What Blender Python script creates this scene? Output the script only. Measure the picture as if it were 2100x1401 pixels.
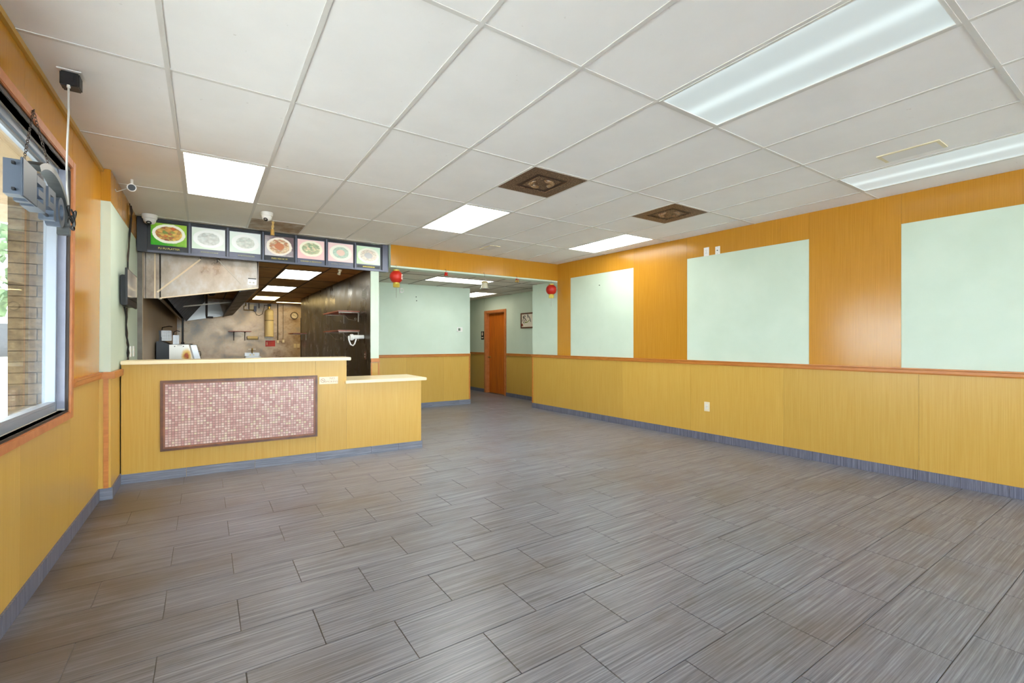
import bpy, bmesh, math, random
from mathutils import Vector, Matrix

random.seed(7)
for o in list(bpy.data.objects):
    bpy.data.objects.remove(o, do_unlink=True)
scn = bpy.context.scene
C = scn.collection

# ------------------------------------------------------------------ camera
F_PX, YAW, EYE, CEIL = 943.0, math.radians(33.7), 1.335, 2.79
COS, SIN = math.cos(YAW), math.sin(YAW)
cam_d = bpy.data.cameras.new('camera')
cam_d.sensor_fit = 'HORIZONTAL'
cam_d.sensor_width = 36.0
cam_d.lens = 36.0 * F_PX / 2100.0
cam_d.clip_start = 0.02
cam = bpy.data.objects.new('camera', cam_d)
cam.location = (0, 0, EYE)
cam.rotation_euler = (math.radians(90), 0, -YAW)
C.objects.link(cam)
scn.camera = cam

# ------------------------------------------------------------------ sky, exposure
SKY = 13.6
world = bpy.data.worlds.new('sky')
scn.world = world
world.use_nodes = True
bg = world.node_tree.nodes['Background']
bg.inputs['Color'].default_value = (0.80, 0.91, 1.0, 1)
bg.inputs['Strength'].default_value = SKY
scn.view_settings.view_transform = 'Standard'
scn.view_settings.look = 'None'
scn.view_settings.gamma = 1.0
scn.view_settings.use_curve_mapping = False
scn.view_settings.exposure = 0.92
scn.cycles.diffuse_bounces = 10
scn.cycles.max_bounces = 14
scn.cycles.glossy_bounces = 5

# ------------------------------------------------------------------ pixel helpers (photo frame 2100 x 1401)
def ray(px, py):
    u, v = px - 1050.0, 700.5 - py
    return (u * COS + F_PX * SIN, -u * SIN + F_PX * COS, v)
def on_z(px, py, z):
    r = ray(px, py); t = (z - EYE) / r[2]
    return (r[0] * t, r[1] * t)
def on_y(px, py, y):
    r = ray(px, py); t = y / r[1]
    return (r[0] * t, r[2] * t + EYE)
def on_x(px, py, x):
    r = ray(px, py); t = x / r[0]
    return (r[1] * t, r[2] * t + EYE)
def project(x, y, z):
    a = x * COS - y * SIN; d = x * SIN + y * COS
    if d < 0.05: return None
    return (1050 + F_PX * a / d, 700.5 - F_PX * (z - EYE) / d)

# ------------------------------------------------------------------ materials
def srgb(r, g, b):
    def f(c):
        c /= 255.0
        return c / 12.92 if c <= 0.04045 else ((c + 0.055) / 1.055) ** 2.4
    return (f(r), f(g), f(b), 1.0)

class NM:
    """a small node material builder"""
    def __init__(s, name, color=(180, 180, 180), rough=0.5, metal=0.0, spec=0.5):
        s.m = bpy.data.materials.new(name); s.m.use_nodes = True
        s.t = s.m.node_tree; s.n = s.t.nodes; s.l = s.t.links
        s.p = s.n['Principled BSDF']
        s.p.inputs['Base Color'].default_value = srgb(*color)
        s.p.inputs['Roughness'].default_value = rough
        s.p.inputs['Metallic'].default_value = metal
        s.p.inputs['Specular IOR Level'].default_value = spec
    def node(s, t, **k):
        n = s.n.new(t)
        for a, v in k.items(): setattr(n, a, v)
        return n
    def coord(s, kind='world'):
        if kind == 'world': return s.node('ShaderNodeNewGeometry').outputs['Position']
        return s.node('ShaderNodeTexCoord').outputs[kind]
    def scaled(s, vec, sc, off=None):
        m = s.node('ShaderNodeMapping'); m.inputs['Scale'].default_value = sc
        s.l.new(vec, m.inputs['Vector'])
        if off is not None: s.l.new(off, m.inputs['Location'])
        return m.outputs['Vector']
    def noise(s, vec, scale=1.0, detail=4.0, rough=0.55):
        n = s.node('ShaderNodeTexNoise')
        n.inputs['Scale'].default_value = scale; n.inputs['Detail'].default_value = detail
        n.inputs['Roughness'].default_value = rough
        s.l.new(vec, n.inputs['Vector']); return n.outputs['Fac']
    def ramp(s, fac, stops):
        r = s.node('ShaderNodeValToRGB'); e = r.color_ramp.elements
        while len(e) < len(stops): e.new(0.5)
        for k, (p, c) in enumerate(stops):
            e[k].position = p; e[k].color = c if len(c) == 4 else srgb(*c)
        s.l.new(fac, r.inputs['Fac']); return r.outputs['Color']
    def mix(s, fac, a, b, mode='MIX'):
        m = s.node('ShaderNodeMix', data_type='RGBA', blend_type=mode)
        for i, v in ((0, fac), (6, a), (7, b)):
            if hasattr(v, 'links') or hasattr(v, 'is_linked'): s.l.new(v, m.inputs[i])
            elif i == 0: m.inputs[0].default_value = v
            else: m.inputs[i].default_value = v if len(v) == 4 else srgb(*v)
        return m.outputs[2]
    def math(s, op, a, b=0.0, clamp=False):
        m = s.node('ShaderNodeMath', operation=op, use_clamp=clamp)
        for i, v in ((0, a), (1, b)):
            if hasattr(v, 'is_linked'): s.l.new(v, m.inputs[i])
            else: m.inputs[i].default_value = v
        return m.outputs[0]
    def maprange(s, v, a, b, c=0.0, d=1.0, smooth=True):
        m = s.node('ShaderNodeMapRange')
        if smooth: m.interpolation_type = 'SMOOTHSTEP'
        s.l.new(v, m.inputs[0])
        for i, q in enumerate((a, b, c, d)): m.inputs[i + 1].default_value = q
        return m.outputs[0]
    def sep(s, vec):
        n = s.node('ShaderNodeSeparateXYZ'); s.l.new(vec, n.inputs[0]); return n.outputs
    def rnd(s): return s.node('ShaderNodeObjectInfo').outputs['Random']
    def island(s): return s.node('ShaderNodeNewGeometry').outputs['Random Per Island']
    def color(s, out): s.l.new(out, s.p.inputs['Base Color'])
    def rough(s, out): s.l.new(out, s.p.inputs['Roughness'])
    def bump(s, h, strength=0.1, dist=0.01):
        b = s.node('ShaderNodeBump'); b.inputs['Strength'].default_value = strength
        b.inputs['Distance'].default_value = dist
        s.l.new(h, b.inputs['Height']); s.l.new(b.outputs['Normal'], s.p.inputs['Normal'])

def plain(name, color, rough=0.5, metal=0.0, spec=0.5):
    return NM(name, color, rough, metal, spec).m

def mottled(name, a, b, rough=0.5, scale=8.0, metal=0.0, bump=0.0):
    k = NM(name, a, rough, metal)
    n = k.noise(k.coord(), scale, 5)
    k.color(k.ramp(n, [(0.35, a), (0.65, b)]))
    if bump: k.bump(n, bump)
    return k.m

def panel_mat(name, dark, light, rough):
    k = NM(name, light, rough, 0, 0.35)
    p = k.coord()
    n = k.noise(k.scaled(p, (150, 150, 2.2)), 1.0, 4, 0.6)
    col = k.ramp(n, [(0.25, dark), (0.75, light)])
    big = k.noise(k.scaled(p, (1.0, 1.0, 0.6)), 1.7, 3)
    col = k.mix(k.maprange(big, 0.35, 0.75, 0.0, 0.28), col, dark)
    tone = k.maprange(k.rnd(), 0, 1, 0.93, 1.04, False)
    hsv = k.node('ShaderNodeHueSaturation'); k.l.new(tone, hsv.inputs['Value']); k.l.new(col, hsv.inputs['Color'])
    k.color(hsv.outputs['Color'])
    k.bump(k.noise(k.scaled(p, (1, 1, 0.7)), 2.2, 2), 0.14, 0.02)
    return k.m

def wood_mat(name, dark, light, rough=0.4, sc=(40, 40, 3)):
    k = NM(name, light, rough)
    n = k.noise(k.scaled(k.coord(), sc), 1.0, 4, 0.6)
    k.color(k.ramp(n, [(0.3, dark), (0.7, light)]))
    return k.m

def streak_tile(name, dark, mid, light, sc, rough, dirt=0.0):
    k = NM(name, mid, rough)
    p = k.coord()
    cmb = k.node('ShaderNodeCombineXYZ')
    r = k.rnd()
    for i, q in enumerate((7.0, 3.0, 5.0)): k.l.new(k.math('MULTIPLY', r, q), cmb.inputs[i])
    fine = k.noise(k.scaled(p, sc, cmb.outputs[0]), 1.0, 5, 0.7)
    col = k.ramp(fine, [(0.31, dark), (0.5, mid), (0.70, light)])
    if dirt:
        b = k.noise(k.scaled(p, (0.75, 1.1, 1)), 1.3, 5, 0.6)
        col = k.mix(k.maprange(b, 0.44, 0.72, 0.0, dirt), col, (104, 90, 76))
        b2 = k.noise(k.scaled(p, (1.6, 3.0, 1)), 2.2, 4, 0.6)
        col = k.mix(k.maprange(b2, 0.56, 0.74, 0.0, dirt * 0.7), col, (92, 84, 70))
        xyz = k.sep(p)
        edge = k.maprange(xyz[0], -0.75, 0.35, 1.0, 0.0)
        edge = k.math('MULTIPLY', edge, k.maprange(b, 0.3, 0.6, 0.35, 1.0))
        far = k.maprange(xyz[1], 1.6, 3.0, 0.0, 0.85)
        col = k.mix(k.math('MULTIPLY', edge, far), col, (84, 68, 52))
    k.color(col)
    k.bump(fine, 0.06, 0.004)
    return k.m

M = {}
M['panel_low'] = panel_mat('straw_panel', (193, 150, 62), (208, 169, 85), 0.33)
M['panel_up'] = panel_mat('honey_panel', (182, 124, 32), (203, 145, 48), 0.2)
M['mint'] = mottled('mint_paint', (198, 213, 195), (205, 219, 202), 0.5, 2.0)
M['rail'] = wood_mat('rail_wood', (176, 104, 36), (200, 128, 54), 0.38, (6, 6, 40))
M['casing'] = wood_mat('casing_wood', (184, 108, 54), (204, 130, 74), 0.4, (14, 14, 14))
M['door'] = wood_mat('door_wood', (172, 84, 10), (204, 110, 20), 0.35, (14, 14, 1.6))
M['grout'] = mottled('grout', (96, 90, 84), (128, 122, 114), 0.8, 3.0)
M['tile'] = streak_tile('floor_tile', (88, 88, 96), (125, 126, 137), (164, 166, 178), (1.8, 105, 1), 0.36, 0.48)
M['base_v'] = streak_tile('base_tile_upright', (74, 76, 92), (100, 102, 120), (134, 136, 152), (120, 120, 3), 0.4)
M['base_h'] = streak_tile('base_tile_lying', (86, 90, 103), (112, 116, 131), (144, 148, 161), (3, 3, 120), 0.4)

def ceil_tile(name):
    k = NM(name, (230, 229, 228), 0.9, 0, 0.2)
    p = k.coord()
    n = k.noise(p, 2.3, 4)
    col = k.ramp(n, [(0.4, (238, 237, 236)), (0.7, (243, 242, 241))])
    xyz = k.sep(p)
    d = k.math('ADD', k.math('MULTIPLY', xyz[0], 0.55), k.math('MULTIPLY', xyz[1], -1.0))   # grease haze creeping out from the kitchen hatch
    g = k.maprange(k.math('ADD', d, k.math('MULTIPLY', n, 1.2)), -5.6, -2.6, 0.28, 0.0)
    col = k.mix(g, col, (204, 190, 162))
    sp = k.noise(p, 16, 3, 0.7)
    col = k.mix(k.maprange(sp, 0.70, 0.78, 0, 0.35), col, (150, 138, 120))
    k.color(col)
    k.bump(k.noise(p, 260, 2), 0.12, 0.002)
    return k.m
M['ceil'] = ceil_tile('ceiling_board')
M['tee'] = plain('ceiling_tee', (214, 212, 208), 0.55)
M['lobby_ceil'] = mottled('lobby_ceiling_board', (206, 200, 190), (214, 209, 200), 0.9, 3)
M['lobby_tee'] = plain('lobby_tee', (140, 132, 122), 0.6)
M['grease_ceil'] = mottled('greasy_ceiling_board', (160, 114, 48), (190, 142, 74), 0.55, 2.5)
M['grease_tee'] = plain('greasy_tee', (70, 48, 22), 0.6)
M['white'] = plain('white_plastic', (232, 230, 226), 0.35)
M['ivory'] = plain('ivory_plastic', (226, 214, 186), 0.4)
M['black'] = plain('black_plastic', (22, 22, 25), 0.4)
M['dark_metal'] = plain('dark_metal', (46, 44, 46), 0.45, 0.5)
M['aluminium'] = plain('aluminium', (150, 158, 170), 0.4, 0.2)
M['jamb_grey'] = mottled('grey_jamb_paint', (136, 140, 158), (150, 153, 170), 0.5, 6)
M['dark_gap'] = plain('dark_brown_stop', (52, 40, 34), 0.6)
M['cream_top'] = wood_mat('cream_laminate', (226, 204, 160), (236, 218, 180), 0.3, (3, 30, 3))
M['frame_wood'] = wood_mat('dark_frame_wood', (70, 36, 14), (112, 64, 30), 0.4, (10, 10, 10))
M['bead_wood'] = wood_mat('bead_wood', (120, 70, 40), (156, 98, 66), 0.4, (10, 10, 10))
M['mortar'] = plain('mosaic_mortar', (158, 130, 122), 0.8)
k = NM('mosaic_chips', (200, 160, 155), 0.35)
k.color(k.ramp(k.island(), [(0.0, (190, 142, 136)), (0.3, (206, 164, 156)), (0.6, (216, 182, 174)), (0.82, (226, 202, 194)), (1.0, (218, 204, 172))]))
M['mosaic'] = k.m

def steel(name, a, b, c, rough, metal, sc=(2, 2, 2)):
    k = NM(name, a, rough, metal)
    p = k.coord()
    n = k.noise(k.scaled(p, sc), 1.6, 6, 0.65)
    k.color(k.ramp(n, [(0.28, a), (0.5, b), (0.72, c)]))
    k.rough(k.maprange(n, 0.3, 0.7, rough * 0.75, rough * 1.35))
    k.bump(k.noise(k.scaled(p, (1, 1, 1)), 2.0, 2), 0.12, 0.02)
    return k.m
M['hood'] = steel('hood_steel', (88, 66, 46), (142, 128, 114), (186, 179, 172), 0.34, 0.8, (1.5, 1.0, 0.9))
M['hood_in'] = steel('hood_greasy_inside', (24, 20, 18), (42, 38, 34), (76, 72, 68), 0.42, 0.7)
M['hood_trim'] = plain('hood_trim', (196, 172, 140), 0.4, 0.5)
M['k_back'] = steel('kitchen_back_steel', (120, 86, 52), (194, 174, 150), (150, 154, 160), 0.36, 0.35, (1.2, 1.2, 1.6))
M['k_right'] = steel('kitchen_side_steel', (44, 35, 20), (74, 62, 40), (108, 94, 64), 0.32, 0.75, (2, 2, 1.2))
M['k_left'] = steel('kitchen_left_steel', (128, 104, 76), (176, 156, 130), (196, 184, 166), 0.45, 0.25, (3, 3, 0.7))
M['steel'] = plain('stainless', (172, 170, 168), 0.32, 0.9)
M['shelf_wood'] = wood_mat('shelf_wood', (128, 62, 40), (166, 92, 64), 0.4, (30, 4, 30))
M['bracket'] = plain('bracket_metal', (150, 140, 126), 0.4, 0.7)
M['red'] = plain('red_print', (196, 34, 22), 0.4)
M['tank'] = plain('cream_tank', (226, 212, 172), 0.4)
M['tank_label'] = plain('tank_label', (216, 200, 158), 0.5)
M['brass'] = plain('brass', (186, 158, 92), 0.3, 0.8)
M['gold'] = plain('gold_foil', (190, 170, 70), 0.4, 0.3)
M['lantern'] = plain('lantern_red', (186, 32, 14), 0.45)
M['bell_glass'] = plain('pale_bell', (212, 208, 186), 0.2, 0.3)
M['green_leaf'] = plain('leaf_green', (96, 120, 50), 0.6)
M['cord_white'] = plain('white_cord', (196, 192, 186), 0.6)
M['chain'] = plain('dark_chain', (70, 56, 46), 0.5, 0.4)
M['sign_grey'] = plain('sign_blue_grey', (72, 82, 97), 0.45)
M['sign_dark'] = plain('sign_dark_edge', (70, 72, 72), 0.4)
M['paper'] = plain('paper', (224, 214, 196), 0.7)
M['ink'] = plain('ink', (24, 22, 18), 0.7)
M['fly_tape'] = plain('fly_tape', (196, 164, 96), 0.35)
M['pic_green'] = plain('pic_green', (120, 140, 40), 0.7)
M['menu_black'] = plain('menu_black', (26, 27, 34), 0.4)
M['menu_rail'] = plain('menu_rail', (92, 94, 108), 0.35, 0.4)
M['yellow_text'] = plain('yellow_letter', (226, 206, 96), 0.5)
M['pale_text'] = plain('pale_letter', (160, 160, 140), 0.5)
M['sign_cream'] = plain('sign_cream', (236, 220, 190), 0.5)
M['sign_ink'] = plain('sign_ink', (176, 142, 118), 0.6)
M['thermo_grey'] = plain('lcd_grey', (100, 112, 96), 0.3)
M['screen'] = plain('tv_screen', (30, 28, 28), 0.08)
M['patch_tape'] = plain('patch_tape', (222, 212, 182), 0.7)
M['patch'] = plain('patch_board', (226, 225, 224), 0.9)
M['ground'] = mottled('pale_concrete', (196, 192, 184), (208, 204, 196), 0.9, 2)  # tone chosen pale so the ground bounces daylight up to the ceiling
M['block'] = mottled('slump_block', (92, 76, 58), (118, 100, 76), 0.9, 24, bump=0.4)
M['soffit'] = mottled('tan_soffit', (150, 124, 92), (166, 140, 106), 0.9, 3)
M['block_joint'] = plain('block_joint', (74, 62, 50), 0.95)
M['foliage'] = mottled('far_leaves', (58, 76, 48), (96, 112, 74), 0.9, 3)
M['stucco'] = mottled('far_stucco', (196, 186, 170), (210, 202, 188), 0.9, 1)
k = NM('dirty_vent', (74, 48, 24), 0.55)
n = k.noise(k.coord(), 130, 2, 0.8)
k.color(k.ramp(n, [(0.38, (58, 34, 14)), (0.5, (92, 62, 36)), (0.66, (170, 140, 112))]))
M['vent'] = k.m
M['vent_dark'] = mottled('vent_dark', (44, 24, 10), (66, 40, 20), 0.6, 90)
M['vent_scoop'] = mottled('vent_scoop', (104, 74, 46), (146, 116, 86), 0.2, 60)
M['vent_tan'] = mottled('tan_vent', (138, 112, 78), (182, 168, 148), 0.6, 7)

def glass_mat(name, tint=(1, 1, 1), gloss=0.9):
    m = bpy.data.materials.new(name); m.use_nodes = True
    t = m.node_tree; t.nodes.clear()
    out = t.nodes.new('ShaderNodeOutputMaterial'); mx = t.nodes.new('ShaderNodeMixShader')
    tr = t.nodes.new('ShaderNodeBsdfTransparent'); gl = t.nodes.new('ShaderNodeBsdfGlossy')
    fr = t.nodes.new('ShaderNodeFresnel'); ge = t.nodes.new('ShaderNodeNewGeometry'); mr = t.nodes.new('ShaderNodeMapRange')
    mr.inputs[3].default_value = 1.5; mr.inputs[4].default_value = 1 / 1.5      # the same reflectance from either side of the pane
    t.links.new(ge.outputs['Backfacing'], mr.inputs[0]); t.links.new(mr.outputs[0], fr.inputs['IOR'])
    tr.inputs['Color'].default_value = (*tint, 1); gl.inputs['Roughness'].default_value = 0.02
    gl.inputs['Color'].default_value = (gloss, gloss, gloss, 1)
    t.links.new(fr.outputs[0], mx.inputs[0]); t.links.new(tr.outputs[0], mx.inputs[1])
    t.links.new(gl.outputs[0], mx.inputs[2]); t.links.new(mx.outputs[0], out.inputs[0])
    return m
M['glass'] = glass_mat('window_glass', (0.93, 0.95, 0.95), 0.4)

def lamp_mat(name, color, strength, streak=0.0, axis=0, half=0.3, one_side=0.0):
    """prismatic lamp cover: the tubes behind show as soft bright bands along the fitting"""
    k = NM(name, (150, 152, 152), 0.4)
    o = k.sep(k.coord('Object'))[axis]
    v = k.math('MULTIPLY', o, math.pi / half)
    band = k.math('POWER', k.math('ABSOLUTE', k.math('COSINE', v)), 6.0)
    tot = k.math('ADD', k.math('MULTIPLY', band, streak), 1.0 - 0.5 * streak)
    if one_side:
        tot = k.math('ADD', tot, k.math('MULTIPLY', o, one_side))
    k.p.inputs['Emission Color'].default_value = srgb(*color)
    k.l.new(k.math('MULTIPLY', tot, strength), k.p.inputs['Emission Strength'])
    return k.m
M['lamp'] = lamp_mat('lamp_cover', (226, 244, 246), 0.36, 0.5)
M['lamp_warm'] = lamp_mat('lamp_cover_warm', (255, 252, 242), 6.5, 0.15, 0, 0.3, 1.2)
M['lamp_mid'] = lamp_mat('lamp_cover_mid', (246, 250, 244), 15.0, 0.4)
M['lamp_side'] = lamp_mat('lamp_cover_side', (246, 250, 244), 6.0, 0.4)
M['lamp_lobby'] = lamp_mat('lamp_cover_lobby', (248, 250, 246), 4.0, 0.3, 1)
M['lamp_hall'] = lamp_mat('lamp_cover_hall', (255, 240, 220), 3.0, 0.3)
M['lamp_kitchen'] = lamp_mat('lamp_cover_kitchen', (250, 250, 238), 6.0, 0.2)
M['lamp_kitchen_warm'] = lamp_mat('lamp_cover_kitchen_warm', (255, 226, 158), 6.5, 0.2)

# ------------------------------------------------------------------ mesh helpers
class MB:
    def __init__(s, xf=None): s.v = []; s.f = []; s.xf = xf
    def add(s, vs, fs):
        o = len(s.v); s.v += [tuple(p) for p in vs]; s.f += [tuple(i + o for i in f) for f in fs]; return s
    def box(s, a0, a1, b0, b1, c0, c1):
        return s.add([(a, b, c) for c in (c0, c1) for b in (b0, b1) for a in (a0, a1)],
                     [(0, 2, 3, 1), (4, 5, 7, 6), (0, 1, 5, 4), (2, 6, 7, 3), (0, 4, 6, 2), (1, 3, 7, 5)])
    def slab(s, a0, a1, b0, b1, c0, c1, ch):
        """box with its top (c1) edges chamfered"""
        vs = [(a, b, c0) for b in (b0, b1) for a in (a0, a1)]
        vs += [(a, b, c1 - ch) for b in (b0, b1) for a in (a0, a1)]
        vs += [(a, b, c1) for b in (b0 + ch, b1 - ch) for a in (a0 + ch, a1 - ch)]
        fs = [(0, 2, 3, 1), (8, 9, 11, 10)]
        for o in (0, 4):
            fs += [(o, o + 1, o + 5, o + 4), (o + 1, o + 3, o + 7, o + 5), (o + 3, o + 2, o + 6, o + 7), (o + 2, o, o + 4, o + 6)]
        return s.add(vs, fs)
    def prism(s, pts, axis, d0, d1):
        """polygon extruded along axis; pts in the two other axes in x,y,z order"""
        def mk(p, d):
            q = list(p); q.insert(axis, d); return tuple(q)
        n = len(pts)
        return s.add([mk(p, d0) for p in pts] + [mk(p, d1) for p in pts],
                     [tuple(range(n - 1, -1, -1)), tuple(range(n, 2 * n))] + [(i, (i + 1) % n, n + (i + 1) % n, n + i) for i in range(n)])
    def ring(s, outer, inner, axis, d0, d1):
        def mk(p, d):
            q = list(p); q.insert(axis, d); return tuple(q)
        n = len(outer); vs = []
        for d in (d0, d1):
            vs += [mk(p, d) for p in outer] + [mk(p, d) for p in inner]
        fs = []
        for i in range(n):
            j = (i + 1) % n
            fs += [(i, j, n + j, n + i), (2 * n + i, 3 * n + i, 3 * n + j, 2 * n + j),
                   (i, 2 * n + i, 2 * n + j, j), (n + i, n + j, 3 * n + j, 3 * n + i)]
        return s.add(vs, fs)
    def cyl(s, p0, p1, r0, r1=None, n=12):
        r1 = r0 if r1 is None else r1
        p0, p1 = Vector(p0), Vector(p1); d = (p1 - p0).normalized()
        a = d.orthogonal().normalized(); b = d.cross(a)
        vs = []
        for p, r in ((p0, r0), (p1, r1)):
            for i in range(n):
                t = 2 * math.pi * i / n; vs.append(p + a * (r * math.cos(t)) + b * (r * math.sin(t)))
        return s.add(vs, [tuple(range(n - 1, -1, -1)), tuple(range(n, 2 * n))] + [(i, (i + 1) % n, n + (i + 1) % n, n + i) for i in range(n)])
    def tube(s, path, r, n=6):
        path = [Vector(p) for p in path]; vs = []; a = None
        for i, p in enumerate(path):
            d = (path[min(i + 1, len(path) - 1)] - path[max(i - 1, 0)]).normalized()
            a = d.orthogonal().normalized() if a is None else (a - d * a.dot(d)).normalized()
            b = d.cross(a)
            for j in range(n):
                t = 2 * math.pi * j / n; vs.append(p + a * (r * math.cos(t)) + b * (r * math.sin(t)))
        fs = [tuple(range(n - 1, -1, -1)), tuple(range(n * (len(path) - 1), n * len(path)))]
        for i in range(len(path) - 1):
            fs += [(i * n + j, i * n + (j + 1) % n, (i + 1) * n + (j + 1) % n, (i + 1) * n + j) for j in range(n)]
        return s.add(vs, fs)
    def lathe(s, prof, c, n=24, axis=2, sx=1.0):
        vs = []
        for r, h in prof:
            for i in range(n):
                t = 2 * math.pi * i / n; q = [r * math.cos(t) * sx, r * math.sin(t)]; q.insert(axis, h)
                vs.append((q[0] + c[0], q[1] + c[1], q[2] + c[2]))
        m = len(prof); fs = [tuple(range(n - 1, -1, -1)), tuple(range(n * (m - 1), n * m))]
        for k in range(m - 1):
            fs += [(k * n + i, k * n + (i + 1) % n, (k + 1) * n + (i + 1) % n, (k + 1) * n + i) for i in range(n)]
        return s.add(vs, fs)
    def build(s, name, mat, parent=None, smooth=False, bevel=0.0):
        vs = [Vector(s.xf(*p)) if s.xf else Vector(p) for p in s.v]
        lo = Vector([min(p[i] for p in vs) for i in range(3)]); hi = Vector([max(p[i] for p in vs) for i in range(3)])
        org = Vector(((lo.x + hi.x) / 2, (lo.y + hi.y) / 2, lo.z))
        me = bpy.data.meshes.new(name)
        me.from_pydata([p - org for p in vs], [], s.f)
        bm = bmesh.new(); bm.from_mesh(me)
        bmesh.ops.recalc_face_normals(bm, faces=bm.faces)
        if bevel:
            bmesh.ops.bevel(bm, geom=list(bm.edges), offset=bevel, segments=2, affect='EDGES', clamp_overlap=True)
        bm.to_mesh(me); bm.free()
        if smooth:
            for p in me.polygons: p.use_smooth = True
            me.set_sharp_from_angle(angle=math.radians(42))
        me.materials.append(M[mat] if isinstance(mat, str) else mat)
        o = bpy.data.objects.new(name, me); C.objects.link(o)
        if parent is not None:
            o.parent = parent; o.location = org - wloc(parent)
        else: o.location = org
        return o

def wloc(o):
    p = o.location.copy()
    while o.parent is not None: o = o.parent; p = p + o.location
    return p
def tag(o, label=None, cat=None, group=None, kind=None):
    for key, v in (('label', label), ('category', cat), ('group', group), ('kind', kind)):
        if v: o[key] = v
    return o
def thing(name, loc, label, cat, group=None):
    o = bpy.data.objects.new(name, None); o.empty_display_size = 0.1; C.objects.link(o); o.location = loc
    return tag(o, label, cat, group)
def struct(o): o['kind'] = 'structure'; return o
def struct_root(name, loc):
    o = bpy.data.objects.new(name, None); o.empty_display_size = 0.1; C.objects.link(o); o.location = loc
    return struct(o)
def text(name, body, size, mat, parent, place, extrude=0.0006):
    """flat lettering; place maps (right, up, out) to a point"""
    cu = bpy.data.curves.new(name, 'FONT'); cu.body = body; cu.size = size; cu.extrude = extrude
    cu.align_x = 'CENTER'; cu.align_y = 'CENTER'; cu.resolution_u = 2
    t = bpy.data.objects.new(name, cu); C.objects.link(t)
    dg = bpy.context.evaluated_depsgraph_get()
    me = bpy.data.meshes.new_from_object(t.evaluated_get(dg))
    b = MB(place); b.v = [tuple(v.co) for v in me.vertices]; b.f = [tuple(p.vertices) for p in me.polygons]
    bpy.data.objects.remove(t, do_unlink=True); bpy.data.curves.remove(cu); bpy.data.meshes.remove(me)
    return b.build(name, mat, parent)
def oval(cx, cy, rx, ry, n=24, a0=0.0, a1=2 * math.pi):
    return [(cx + rx * math.cos(a0 + (a1 - a0) * i / n), cy + ry * math.sin(a0 + (a1 - a0) * i / n)) for i in range(n)]

# wall frames: (along, out from the wall, up)
RA, RB = Vector((5.731, 0.829)), Vector((5.528, 6.72))
RD = (RB - RA).normalized(); RN = Vector((-RD.y, RD.x))
def FR(s, d, z):
    p = RA + RD * s + RN * d; return (p.x, p.y, z)
def FL(y, d, z):
    x0, x1 = -0.81 + 0.0123 * y, -0.785 + 0.0111 * y
    return (x0 + (x1 - x0) * z / CEIL + d, y, z)
def FP(y, d, z): return (-0.665 + d, y, z)                         # left wall behind the pilaster
def FC(x, d, z): return (x, 5.455 + (2.26 - x) * 0.0497 + d, z)    # counter front
LOBBY_Y, HALL_X, LOB_CEIL, KIT_CEIL = 8.7, 6.12, 2.47, 2.43
def FH(y, d, z): return (HALL_X - d, y, z)
def FM(x, d, z): return (x, LOBBY_Y - d, z)
RAIL0, RAIL1 = 1.022, 1.078

# ================================================================== FLOOR
floor = struct(MB().box(-1.0, 6.4, -6.4, 15.1, -0.12, -0.004).build('floor', 'grout'))
TX0, TPX, TY0, TPY, GAP = -0.478, 0.3073, 5.275, 0.3133, 0.0017
regions = [(-0.91, 6.1, -6.25, 6.9), (2.1, 6.12, 6.9, 8.7), (4.72, 6.12, 8.7, 13.0)]
tiles = []
for rx0, rx1, ry0, ry1 in regions:
    for r in range(-26, 40):
        yb = TY0 - TPY * (r + 1); yt = TY0 - TPY * r
        b0, b1 = max(yb, ry0), min(yt, ry1)
        if b1 - b0 < 0.01: continue
        for kx in range(-4, 28):
            if (kx - r) % 2: continue
            a0, a1 = max(TX0 + TPX * kx, rx0), min(TX0 + TPX * (kx + 2), rx1)
            if a1 - a0 < 0.01: continue
            # screen area of the tile as the photograph sees it
            q = [project(a, b, 0) for a, b in ((a0, b0), (a1, b0), (a1, b1), (a0, b1))]
            area = 0.0
            if all(q):
                q = [(min(max(u, 0), 2100), min(max(v, 0), 1401)) for u, v in q]
                area = abs(sum(q[i][0] * q[(i + 1) % 4][1] - q[(i + 1) % 4][0] * q[i][1] for i in range(4))) / 2
                if -0.6 < (b0 + b1) / 2 - 5.95 < 0.6 and a1 < 2.2: area = 0.0
            full = abs(a1 - a0 - 2 * TPX) < 1e-6 and abs(b1 - b0 - TPY) < 1e-6
            tiles.append((area, a0, a1, b0, b1, full))
tiles.sort(key=lambda t: -t[0])
tile_mesh = None
rest = MB()
for i, (area, a0, a1, b0, b1, full) in enumerate(tiles):
    if i < 300 and area > 60:
        if full and tile_mesh:
            o = bpy.data.objects.new('floor_tile', tile_mesh); C.objects.link(o); o.parent = floor
            o.location = Vector(((a0 + a1) / 2, (b0 + b1) / 2, -0.008)) - floor.location
        else:
            o = MB().slab(a0 + GAP, a1 - GAP, b0 + GAP, b1 - GAP, -0.008, 0.0, 0.0012).build('floor_tile', 'tile', floor)
            if full: tile_mesh = o.data
    else: rest.slab(a0 + GAP, a1 - GAP, b0 + GAP, b1 - GAP, -0.008, 0.0, 0.0012)
rest.build('floor_tiling_rest', 'tile', floor)['kind'] = 'stuff'

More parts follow.
